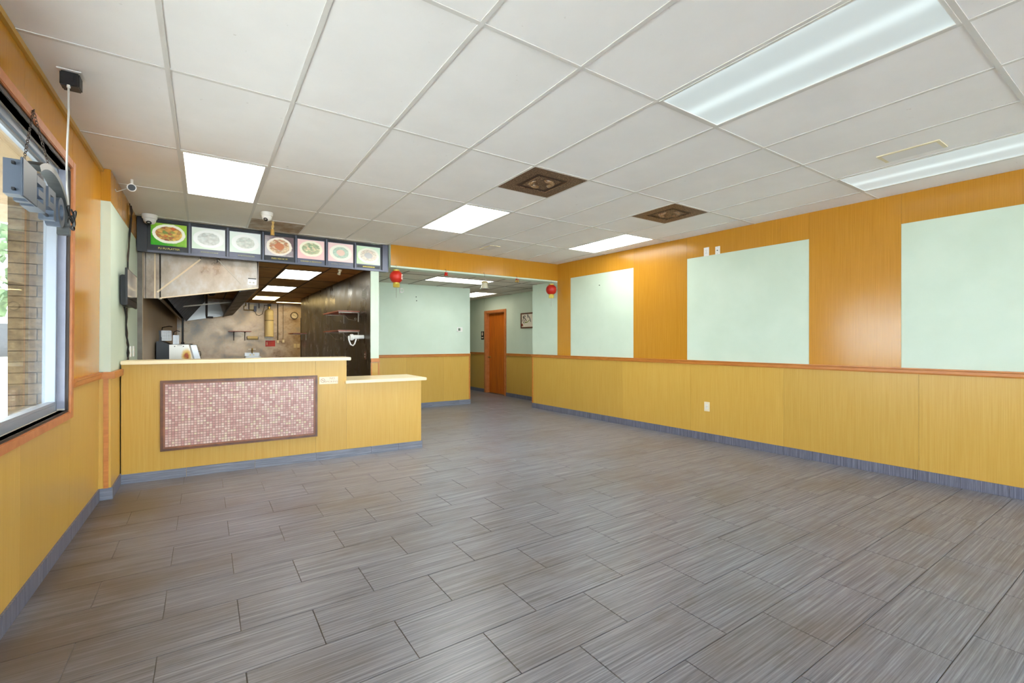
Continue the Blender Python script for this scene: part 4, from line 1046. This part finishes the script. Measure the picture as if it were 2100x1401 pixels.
t = thing('paper_notice', (2.04, 7.17, 1.78), 'small pale notice taped high on the dark kitchen wall', 'notice')
MB(FKR).box(7.05, 7.32, 0.004, 0.005, 2.0, 2.13).build('sheet', plain('notice_grey', (140, 138, 126), 0.5), t)
for z in (2.03, 2.06, 2.09): MB(FKR).box(7.08, 7.29, 0.005, 0.0056, z, z + 0.008).build('print_line', 'pale_text', t)
hx, hy = on_z(697, 553, KIT_CEIL)
t = thing('ceiling_sensor', (hx, hy, KIT_CEIL - 0.075), 'small white plastic sensor on the kitchen ceiling under the menu board', 'sensor')
MB().lathe([(0.03, 0.0), (0.03, -0.015), (0.022, -0.03), (0.008, -0.045)], (hx, hy, KIT_CEIL), 12).build('base', 'ivory', t, smooth=True)
MB().cyl((hx, hy, KIT_CEIL - 0.03), (hx - 0.02, hy - 0.02, KIT_CEIL - 0.075), 0.018, 0.024, n=12).build('lens_tube', 'ivory', t, smooth=True)

# ================================================================== HANGING ORNAMENTS UNDER THE HEADER
def lantern(x, z, r, label):
    y = 6.70
    t = thing('paper_lantern', (x, y, z - 0.18), label, 'lantern', 'red paper lanterns under the header')
    prof = [(r * math.sin(a), -r * math.cos(a) * 0.97) for a in [0.42 + i * (math.pi - 0.84) / 14 for i in range(15)]]
    gl = MB(); n = 20; vs = []
    for rr, h in prof:
        for i in range(n):
            rib = 1.0 - 0.03 * (i % 2)
            a = 2 * math.pi * i / n; vs.append((x + rr * rib * math.cos(a), y + rr * rib * math.sin(a), z + h))
    fs = [tuple(range(n)), tuple(range(14 * n, 15 * n))]
    for q in range(14): fs += [(q * n + i, q * n + (i + 1) % n, (q + 1) * n + (i + 1) % n, (q + 1) * n + i) for i in range(n)]
    gl.add(vs, fs).build('globe', 'lantern', t, smooth=True)
    MB().cyl((x, y, z + r * 0.86), (x, y, z + r * 1.06), r * 0.48, n=18).build('top_cap', 'gold', t)
    MB().cyl((x, y, z - r * 1.06), (x, y, z - r * 0.86), r * 0.46, n=18).build('bottom_cap', 'gold', t)
    fr_ = MB(); m = 16
    for i in range(m):
        a = 2 * math.pi * i / m
        fr_.cyl((x + r * 0.4 * math.cos(a), y + r * 0.4 * math.sin(a), z - r * 1.55), (x + r * 0.42 * math.cos(a), y + r * 0.42 * math.sin(a), z - r * 1.05), r * 0.075, n=5)
    fr_.build('fringe', 'gold', t)
    MB().cyl((x, y, z - r * 3.1), (x, y, z - r * 1.5), 0.0022, n=5).build('tassel', 'bracket', t)
    MB().tube([(x, y, z + r), (x, y, 2.455), (x, y + 0.01, 2.482), (x, 6.741, 2.487)], 0.002, 5).build('hanging_wire', 'bracket', t)
    # white printed patch on the globe, turned to the right
    pb = MB(); rr = r * 1.008; vs = []; nu, nv = 7, 6
    for iv in range(nv):
        for iu in range(nu):
            az = math.radians(-62 + 74 * iu / (nu - 1)); el = math.radians(-24 + 46 * iv / (nv - 1) * (1 - 0.12 * (iu - 3) ** 2 / 9))
            vs.append((x + rr * math.cos(el) * math.cos(az), y + rr * math.cos(el) * math.sin(az), z + rr * math.sin(el)))
    pb.add(vs, [(iv * nu + iu, iv * nu + iu + 1, (iv + 1) * nu + iu + 1, (iv + 1) * nu + iu) for iv in range(nv - 1) for iu in range(nu - 1)])
    pt = pb.build('printed_patch', plain('lantern_print', (232, 206, 196), 0.6), t)
    for e0, e1 in ((-2, 8), (-14, -8)):
        pb = MB(); vs = []
        for el in (e0, e1):
            for iu in range(5):
                az = math.radians(-50 + 36 * iu / 4); q = r * 1.02; e = math.radians(el + 4 * math.sin(iu * 1.7))
                vs.append((x + q * math.cos(e) * math.cos(az), y + q * math.cos(e) * math.sin(az), z + q * math.sin(e)))
        pb.add(vs, [(i, i + 1, 6 + i, 5 + i) for i in range(4)]).build('print_mark', plain('lantern_mark', (96, 60, 64), 0.6), pt)
lantern(2.383, 2.304, 0.100, 'red paper lantern with gold fringe hanging beside the menu board')
lantern(5.345, 2.296, 0.100, 'red paper lantern with gold fringe hanging in the corner by the right wall')

def wire(t, x, y, z): MB().tube([(x, y, z), (x, y, 2.47), (x, y + 0.015, 2.492), (x, 6.741, 2.495)], 0.0025, 5).build('hanging_wire', 'dark_metal', t)
t = thing('bell_ornament', (3.20, 6.70, 2.38), 'small red bell ornament on a wire under the header', 'ornament', 'small ornaments under the header')
MB().lathe([(0.034, -0.03), (0.03, -0.018), (0.018, 0.004), (0.012, 0.02), (0.004, 0.028)], (3.20, 6.70, 2.415), 16).build('bell', 'lantern', t, smooth=True)
for s_ in (-1, 1): MB().lathe([(0.004, -0.012), (0.013, 0.0), (0.004, 0.012)], (3.20 + s_ * 0.018, 6.695, 2.43), 10).build('bow', 'red', t, smooth=True)
wire(t, 3.20, 6.70, 2.44)
t = thing('bell_ornament', (3.915, 6.70, 2.215), 'large pale glass bell ornament with gold top under the header', 'ornament', 'small ornaments under the header')
MB().lathe([(0.078, 0.0), (0.08, 0.012), (0.062, 0.02), (0.052, 0.06), (0.042, 0.105), (0.024, 0.125), (0.006, 0.13)], (3.915, 6.70, 2.218), 24).build('bell', 'bell_glass', t, smooth=True)
MB().lathe([(0.079, 0.0), (0.083, 0.007), (0.079, 0.014)], (3.915, 6.70, 2.214), 24).build('silver_rim', 'steel', t, smooth=True)
for q in range(6):
    a = q * math.pi / 3
    MB().tube([(3.915 + 0.012 * math.cos(a), 6.70 + 0.012 * math.sin(a), 2.35), (3.915 + 0.045 * math.cos(a), 6.70 + 0.045 * math.sin(a), 2.337), (3.915 + 0.058 * math.cos(a), 6.70 + 0.058 * math.sin(a), 2.32)], 0.006, 5).build('gold_leaf', 'gold', t)
MB().tube([(3.895, 6.70, 2.35), (3.89, 6.70, 2.39), (3.915, 6.70, 2.42), (3.94, 6.70, 2.39), (3.935, 6.70, 2.35)], 0.003, 5).build('loop', 'cord_white', t)
wire(t, 3.915, 6.70, 2.42)
t = thing('bell_ornament', (4.575, 6.70, 2.37), 'cluster of tiny gold jingle bells with red bow under the header', 'ornament', 'small ornaments under the header')
for dx, dy, dz in ((-0.026, 0, 0.0), (0.026, 0.0, 0.004), (0, -0.02, -0.004), (-0.008, 0.015, 0.016), (0.014, -0.012, 0.018)):
    MB().lathe([(0.004, -0.017), (0.014, -0.010), (0.017, 0.0), (0.014, 0.010), (0.004, 0.017)], (4.575 + dx, 6.70 + dy, 2.392 + dz), 12).build('jingle_bell', 'brass', t, smooth=True)
for s_ in (-1, 1): MB().lathe([(0.004, -0.014), (0.015, 0.0), (0.004, 0.014)], (4.575 + s_ * 0.018, 6.695, 2.43), 10).build('bow', 'red', t, smooth=True)
wire(t, 4.575, 6.70, 2.43)

# ================================================================== LOBBY AND HALL FITTINGS
t = thing('thermostat', (4.456, LOBBY_Y, 1.53), 'white thermostat with grey display on the mint lobby wall', 'thermostat')
MB(FM).box(4.405, 4.53, 0.0, 0.022, 1.54, 1.635).build('case', 'white', t, bevel=0.005)
MB(FM).box(4.428, 4.478, 0.022, 0.0235, 1.562, 1.615).build('display', 'thermo_grey', t)
for z in (1.57, 1.592): MB(FM).box(4.492, 4.512, 0.022, 0.026, z, z + 0.012).build('button', 'paper', t)
t = thing('sign_bracket', (3.2, LOBBY_Y, 2.28), 'white painted plate left on the mint lobby wall beside the lantern', 'wall plate')
MB(FM).ring(oval(3.20, 2.335, 0.045, 0.05, 14), oval(3.205, 2.335, 0.026, 0.03, 14), 1, 0.0, 0.008).build('ring', 'white', t)
MB(FM).box(3.155, 3.172, 0.0, 0.008, 2.283, 2.385).build('stem', 'white', t)
for x, z, lab in ((3.50, 2.225, 'upper of two dark screws left in the mint lobby wall'), (3.51, 2.15, 'lower of two dark screws left in the mint lobby wall')):
    tag(MB(FM).cyl((x, -0.002, z), (x, 0.012, z), 0.009, n=8).build('wall_screw', 'dark_metal'), lab, 'screw', 'screws in the lobby wall')
t = thing('restroom_sign', FH(10.58, 0, 1.385), 'black restroom sign with white pictogram beside the wooden door', 'sign')
MB(FH).box(10.505, 10.655, 0.0, 0.006, 1.385, 1.605).build('plate', 'ink', t, bevel=0.004)
MB(FH).prism(oval(10.585, 1.585, 0.014, 0.012, 12), 1, 0.006, 0.0075).build('figure_head', 'paper', t)
MB(FH).prism([(10.61, 1.57), (10.56, 1.57), (10.555, 1.52), (10.57, 1.49), (10.60, 1.49), (10.615, 1.52)], 1, 0.006, 0.0075).build('figure_body', 'paper', t)
MB(FH).box(10.535, 10.625, 0.006, 0.0075, 1.425, 1.45).build('word_strip', 'paper', t)
# framed calligraphy picture
t = thing('framed_picture', FH(8.55, 0, 1.635), 'framed ink painting with red seal on the hallway wall', 'picture')
py0, py1, pz0, pz1 = 8.28, 8.79, 1.638, 1.992
q_ = lambda d: [(py0 + d, pz0 + d), (py1 - d, pz0 + d), (py1 - d, pz1 - d), (py0 + d, pz1 - d)]
MB(FH).ring(q_(0.0), q_(0.03), 1, 0.0, 0.02).build('frame', 'frame_wood', t)
pap = MB(FH).prism(q_(0.03), 1, 0.002, 0.008).build('paper', 'paper', t)
def ink(pts, m='ink'): MB(FH).prism(pts, 1, 0.008, 0.0092).build('brush_stroke', m, pap)
def ib(y0, z0, y1, z1, w, m='ink'):
    d = Vector((y1 - y0, z1 - z0)).normalized(); n = Vector((-d.y, d.x)) * w / 2
    ink([(y0 - n.x, z0 - n.y), (y1 - n.x, z1 - n.y), (y1 + n.x, z1 + n.y), (y0 + n.x, z0 + n.y)], m)
ib(8.66, 1.89, 8.74, 1.80, 0.014); ib(8.655, 1.89, 8.57, 1.805, 0.02); ib(8.68, 1.925, 8.70, 1.875, 0.03); ib(8.65, 1.925, 8.61, 1.91, 0.025)
ib(8.66, 1.84, 8.66, 1.735, 0.010); ib(8.67, 1.825, 8.645, 1.815, 0.026); ib(8.70, 1.79, 8.68, 1.77, 0.018); ib(8.63, 1.79, 8.61, 1.76, 0.018)
ib(8.62, 1.775, 8.54, 1.775, 0.022, 'pic_green'); ib(8.54, 1.775, 8.45, 1.82, 0.016, 'pic_green'); ib(8.52, 1.95, 8.50, 1.88, 0.03); ib(8.46, 1.90, 8.40, 1.78, 0.02)
ink(oval(8.735, 1.715, 0.026, 0.035, 14), plain('seal_red', (150, 48, 24), 0.7)); ib(8.705, 1.70, 8.695, 1.69, 0.012)

# ================================================================== CEILING / WALL DEVICES NEAR THE MENU
def dome_camera(x, y, s, az, label):
    z = CEIL - 0.004
    t = thing('dome_camera', (x, y, z - 0.1 * s), label, 'security camera', 'white security cameras')
    MB().lathe([(0.073 * s, 0.0), (0.075 * s, -0.012 * s), (0.070 * s, -0.045 * s), (0.060 * s, -0.052 * s)], (x, y, z), 26).build('base', 'white', t, smooth=True)
    MB().lathe([(0.062 * s, -0.05 * s), (0.058 * s, -0.075 * s), (0.045 * s, -0.098 * s), (0.02 * s, -0.108 * s), (0.004, -0.11 * s)], (x, y, z), 26).build('dome', 'white', t, smooth=True)
    d = Vector((math.sin(az) * 0.62, -math.cos(az) * 0.62, -0.78)).normalized()
    c0 = Vector((x, y, z - 0.052 * s))
    MB().cyl(c0 + d * 0.03 * s, c0 + d * 0.062 * s, 0.028 * s, 0.026 * s, 18).build('lens_window', 'black', t)
    return t
x, y = on_z(303, 441, CEIL); dome_camera(x + 0.02, y - 0.04, 1.0, -0.1, 'white dome security camera in front of the first dish picture')
x, y = on_z(548, 434, CEIL); dome_camera(x, y + 0.03, 0.86, -0.5, 'white dome security camera on the ceiling beside the hanging fly tape')
t = thing('bullet_camera', (-0.58, 5.35, 2.66), 'small round-faced security camera on the ceiling above the mint pilaster', 'security camera', 'white security cameras')
bx, by, bz = -0.545, 5.28, 2.705
d = Vector((0.10, -0.95, -0.25)).normalized(); p0 = Vector((bx, by, bz))
MB().cyl(p0 - d * -0.0, p0 - d * 0.10, 0.034, n=20).build('body', 'white', t, smooth=True)
MB().cyl(p0 + d * 0.004, p0 - d * 0.01, 0.027, n=20).build('lens_window', 'black', t)
MB().cyl(p0 + d * 0.008, p0 - d * 0.005, 0.010, n=12).build('lens', 'dark_metal', t)
MB().cyl(p0 - d * 0.06 + Vector((0, 0, 0.02)), p0 - d * 0.06 + Vector((0, 0, CEIL - bz + 0.02)), 0.012, n=10).build('stem', 'white', t)
MB().tube([p0 - d * 0.10, p0 - d * 0.11 + Vector((-0.03, 0, -0.015)), Vector((-0.655, 5.34, 2.665)), Vector((-0.662, 5.32, 2.68))], 0.004, 5).build('cable', 'cord_white', t)
tp = thing('fly_tape', (0.69, 6.15, 2.53), 'amber sticky fly tape hanging from the ceiling before the menu board', 'fly tape')
x, y = on_z(560, 451, CEIL)
MB().tube([(x, y, CEIL - 0.003), (x + 0.003, y, CEIL - 0.02)], 0.004, 5).build('pin', 'ivory', tp)
b = MB(); n = 14; vs = []
for i in range(n + 1):
    a = 0.35 * math.sin(i * 0.5); w = 0.013 + 0.003 * math.sin(i * 0.9)
    zc = CEIL - 0.018 - 0.10 * i / n; xx = x - 0.006 * i / n
    for s_ in (-1, 1): vs.append((xx + s_ * w * math.cos(a), y + s_ * w * math.sin(a), zc))
    for s_ in (-1, 1): vs.append((xx + s_ * w * math.cos(a) - 0.001 * math.sin(a), y + s_ * w * math.sin(a) + 0.001, zc))
fs = []
for i in range(n): fs += [(4 * i, 4 * i + 1, 4 * i + 5, 4 * i + 4), (4 * i + 2, 4 * i + 6, 4 * i + 7, 4 * i + 3), (4 * i, 4 * i + 4, 4 * i + 6, 4 * i + 2), (4 * i + 1, 4 * i + 3, 4 * i + 7, 4 * i + 5)]
b.add(vs, fs + [(0, 2, 3, 1), (4 * n, 4 * n + 1, 4 * n + 3, 4 * n + 2)]).build('strip', 'fly_tape', tp)
MB().cyl((x - 0.007, y, CEIL - 0.185), (x - 0.007, y, CEIL - 0.115), 0.022, 0.018, 14).build('canister', plain('fly_tube', (190, 146, 70), 0.45), tp, smooth=True)

# television on the left wall
tv = thing('television', (-0.63, 5.87, 1.66), 'black flat television on the mint left wall above the counter end', 'television')
MB().box(-0.618, -0.60, 5.51, 6.235, 1.675, 2.02).build('cabinet', 'black', tv, bevel=0.004)
MB().box(-0.601, -0.599, 5.525, 6.22, 1.735, 2.008).build('screen', 'screen', tv)
MB().box(-0.601, -0.598, 5.53, 6.215, 1.682, 1.728).build('speaker_strip', 'menu_black', tv)
MB().box(-0.662, -0.617, 5.62, 6.12, 1.68, 1.965).build('rear_housing', 'black', tv, bevel=0.006)
xw = -0.655
def cable_run(label, strands):
    b0 = strands[0][0]
    t = thing('television_cable', (xw, b0[-1][1], b0[-1][2]), label, 'cable')
    for pts, r, m in strands: MB().tube(pts, r, 6).build('strand', m, t, smooth=True)
cable_run('twisted pair of cables dropping from the ceiling down to the television', [
    ([(xw, 6.28, CEIL - 0.02), (xw + 0.01, 6.27, 2.70), (xw + 0.004, 6.22, 2.60), (xw, 6.16, 2.45), (xw + 0.005, 6.08, 2.30), (xw, 6.05, 2.15), (xw, 6.04, 2.03)], 0.008, 'black'),
    ([(xw, 6.18, CEIL - 0.02), (xw + 0.004, 6.20, 2.72), (xw + 0.012, 6.24, 2.62), (xw + 0.004, 6.18, 2.45), (xw + 0.01, 6.06, 2.34), (xw, 6.03, 2.2), (xw, 6.08, 2.03)], 0.006, 'chain')])
cable_run('twisted pair of cables running from the television down to the counter top', [
    ([(xw, 5.82, 1.672), (xw + 0.006, 5.87, 1.58), (xw, 5.93, 1.50), (xw, 5.94, 1.40), (xw + 0.01, 6.00, 1.30), (xw, 6.02, 1.22), (xw + 0.005, 6.03, 1.15)], 0.008, 'black'),
    ([(xw, 5.98, 1.672), (xw + 0.004, 5.96, 1.58), (xw, 5.945, 1.50), (xw + 0.01, 5.93, 1.42), (xw, 5.985, 1.32), (xw + 0.01, 6.05, 1.22), (xw, 6.01, 1.15)], 0.006, 'chain')])
for y, lab in ((6.36, 'white outlet plate on the mint wall just above the counter top, beside the cables'), (6.60, 'white outlet plate on the mint wall above the counter top, beside the kitchen opening')):
    t = thing('outlet', (-0.665, y, 1.17), lab, 'outlet')
    MB(FP).box(y - 0.04, y + 0.04, -0.003, 0.006, 1.17, 1.285).build('cover_plate', 'white', t, bevel=0.002)
    for dz in (1.20, 1.245): MB(FP).box(y - 0.016, y + 0.016, 0.006, 0.008, dz - 0.013, dz + 0.013).build('socket', 'ivory', t)

# ================================================================== OPEN SIGN, CEILING BOX AND CORD BY THE WINDOW
t = thing('junction_box', (-0.60, 3.40, 2.70), 'black square outlet box on the ceiling by the window', 'junction box')
MB().box(-0.655, -0.555, 3.345, 3.455, CEIL - 0.010, CEIL - 0.0035).build('mounting_plate', 'white', t, bevel=0.002)
MB().box(-0.645, -0.565, 3.36, 3.44, CEIL - 0.085, CEIL - 0.010).build('box', 'black', t, bevel=0.006)
MB().box(-0.625, -0.585, 3.352, 3.362, CEIL - 0.072, CEIL - 0.025).build('plug', 'dark_metal', t, bevel=0.004)
MB().cyl((-0.61, 3.37, CEIL - 0.095), (-0.61, 3.37, CEIL - 0.08), 0.008, n=8).build('cord_grip', 'white', t)

SX, SB = -0.70, 1.985
sg = thing('open_sign', (SX, 3.25, SB), 'grey block-letter open sign hanging on chains inside the window', 'sign')
# letters face the street; seen from the room they are mirrored: N nearest the camera
def block(poly_list, y0, name='letter'):
    """polygons in (along y, up) on the sign plane, extruded in x"""
    b = MB()
    for poly in poly_list: b.prism([(y0 + a, SB + c) for a, c in poly], 0, SX - 0.035, SX + 0.025)
    return b.build(name, 'sign_grey', sg)
def rct(a0, a1, c0, c1): return [(a0, c0), (a1, c0), (a1, c1), (a0, c1)]
LH = 0.155
block([rct(0.0, 0.04, 0, LH), rct(0.13, 0.17, 0, LH), [(0.04, 0.0), (0.07, 0.0), (0.13, LH), (0.10, LH)]], 2.90)                                  # N, nearest the camera
block([rct(0.10, 0.14, 0, LH), rct(0.0, 0.10, 0, 0.036), rct(0.0, 0.10, LH - 0.036, LH), rct(0.02, 0.10, 0.06, 0.094)], 3.12)                     # E, mirrored
block([rct(0.10, 0.14, 0, LH), rct(0.0, 0.10, LH - 0.034, LH), rct(0.0, 0.10, 0.05, 0.084), rct(0.0, 0.034, 0.084, LH - 0.034)], 3.31)            # P, mirrored
b = MB(); cy, cz = 3.57, SB + LH / 2
b.ring(oval(cy, cz, 0.075, LH / 2 + 0.005, 28), oval(cy, cz, 0.042, LH / 2 - 0.032, 28), 0, SX - 0.035, SX + 0.025).build('letter', 'sign_grey', sg)
arc_o, arc_i = [], []
for q in range(25):
    a = math.radians(-8 + 140 * q / 24)
    arc_o.append((3.36 + 0.37 * math.cos(a), SB + 0.01 + 0.255 * math.sin(a))); arc_i.append((3.36 + 0.335 * math.cos(a), SB + 0.01 + 0.225 * math.sin(a)))
b = MB()
for q in range(24): b.prism([arc_o[q], arc_o[q + 1], arc_i[q + 1], arc_i[q]], 0, SX - 0.02, SX + 0.035)
b.build('arch_border', 'sign_dark', sg)
MB().box(SX + 0.024, SX + 0.034, 2.875, 3.075, SB - 0.01, SB + LH + 0.008).build('driver_case', 'sign_grey', sg, bevel=0.003)
for z in (SB + 0.02, SB + LH - 0.02): MB().box(SX - 0.005, SX + 0.005, 2.88, 3.70, z - 0.006, z + 0.006).build('cross_bar', 'black', sg)
hook = Vector(FL(3.30, 0.022, 2.512))
def chain(p0, p1, m):
    p0, p1 = Vector(p0), Vector(p1); L = (p1 - p0).length; n = int(L / 0.017); b = MB()
    d = (p1 - p0).normalized(); a = d.orthogonal().normalized(); c = d.cross(a)
    for i in range(n):
        q = p0 + d * (L * (i + 0.5) / n); w = a if i % 2 else c
        pts = [q + d * (0.0115 * math.cos(2 * math.pi * j / 8)) + w * (0.0055 * math.sin(2 * math.pi * j / 8)) for j in range(9)]
        b.tube(pts, 0.0016, 4)
    return b.build('chain', m, sg)
chain(hook, (SX, 3.02, SB + LH + 0.012), 'chain'); chain(hook, (SX, 3.50, SB + 0.245), 'chain')
MB().tube([hook + Vector((-0.02, 0, 0)), hook + Vector((0.0, 0, -0.004)), hook + Vector((0.004, 0, 0.006))], 0.003, 5).build('hook', 'dark_metal', sg)
pth = [(-0.61, 3.37, CEIL - 0.09), (-0.612, 3.38, 2.55), (-0.62, 3.40, 2.42), (-0.63, 3.44, 2.30), (-0.64, 3.50, 2.20), (-0.645, 3.56, 2.11)]
tag(MB().tube(pth, 0.005, 6).build('extension_cord', 'cord_white', smooth=True), 'pale cord hanging from the ceiling box to the open sign', 'cable')
b = MB(); rr = random.Random(3)
for q in range(5):
    cx, cy, cz = -0.632 + rr.uniform(-0.01, 0.01), 3.57 + rr.uniform(-0.03, 0.03), 2.03 + rr.uniform(-0.03, 0.03)
    a0 = rr.uniform(0, 3); pts = []
    for i in range(15):
        a = a0 + i * 0.45; pts.append((cx + 0.010 * math.sin(a * 1.3 + q), cy + 0.035 * math.cos(a) * (0.6 + 0.1 * q), cz + 0.06 * math.sin(a) * (0.5 + 0.1 * q)))
    b.tube(pts, 0.004, 5)
tag(b.build('cord_bundle', 'black', smooth=True), 'tangled black cord bundle at the far end of the open sign', 'cable')

# ================================================================== OUTSIDE
struct(MB().box(-60, 40, -60, 60, -0.35, -0.16).build('ground', 'ground'))
struct(MB().box(-5.0, -0.97, -6.4, 9.0, 2.95, 3.2).box(-5.0, -4.8, -6.4, 9.0, 2.15, 2.95).box(-4.8, -0.97, -6.4, -6.25, 2.15, 2.95).build('shade_canopy', 'soffit'))  # deep roof with low fascias, added to keep sky light off the pier
pier = struct(MB().box(-1.54, -0.97, 6.2, 6.6, -0.16, 2.95).build('wall_pier', 'block_joint'))
ch, bl = 0.1035, 0.40
for r in range(29):
    z0 = -0.1 + r * ch; off = 0.0 if r % 2 else bl / 2
    x = -1.54 - off
    while x < -0.97:
        a0, a1 = max(x, -1.54), min(x + bl, -0.97)
        if a1 - a0 > 0.03: MB().box(a0 + 0.004, a1 - 0.004, 6.185, 6.205, z0 + 0.004, z0 + ch - 0.004).build('block', 'block', pier)
        x += bl
def tree(x, y, h, label):
    t = thing('street_tree', (x, y, -0.16), label, 'tree', 'trees beyond the window')
    MB().cyl((x, y, -0.16), (x, y, h * 0.55), 0.16, 0.09, 10).build('trunk', 'chain', t)
    r = random.Random(int(x * 10)); b = MB()
    for q in range(420):
        a, e = r.uniform(0, 6.28), r.uniform(-1, 1); rad = h * 0.32 * r.uniform(0.5, 1) ** 0.5
        c = Vector((x + rad * math.cos(a) * math.sqrt(1 - e * e), y + rad * math.sin(a) * math.sqrt(1 - e * e), h * 0.68 + rad * e))
        u = Vector((r.uniform(-1, 1), r.uniform(-1, 1), r.uniform(-1, 1))).normalized() * 0.22; w = u.orthogonal().normalized() * 0.14
        b.add([c - u, c + w, c + u, c - w], [(0, 1, 2, 3)])
    b.build('foliage', 'foliage', t)
tree(-6.2, 22.0, 5.5, 'leafy tree far outside beyond the block pier')
bd = thing('far_building', (-9, 34, -0.16), 'pale low building far outside beyond the block pier', 'building')
MB().box(-14, -5, 32, 38, -0.16, 3.4).build('wall', 'stucco', bd)
MB().box(-14.3, -4.7, 31.7, 38.3, 3.4, 3.8).build('roof', 'dark_metal', bd)
for q in range(4): MB().box(-13 + q * 2.1, -11.6 + q * 2.1, 31.95, 32.02, 0.6, 2.2).build('window', 'screen', bd)
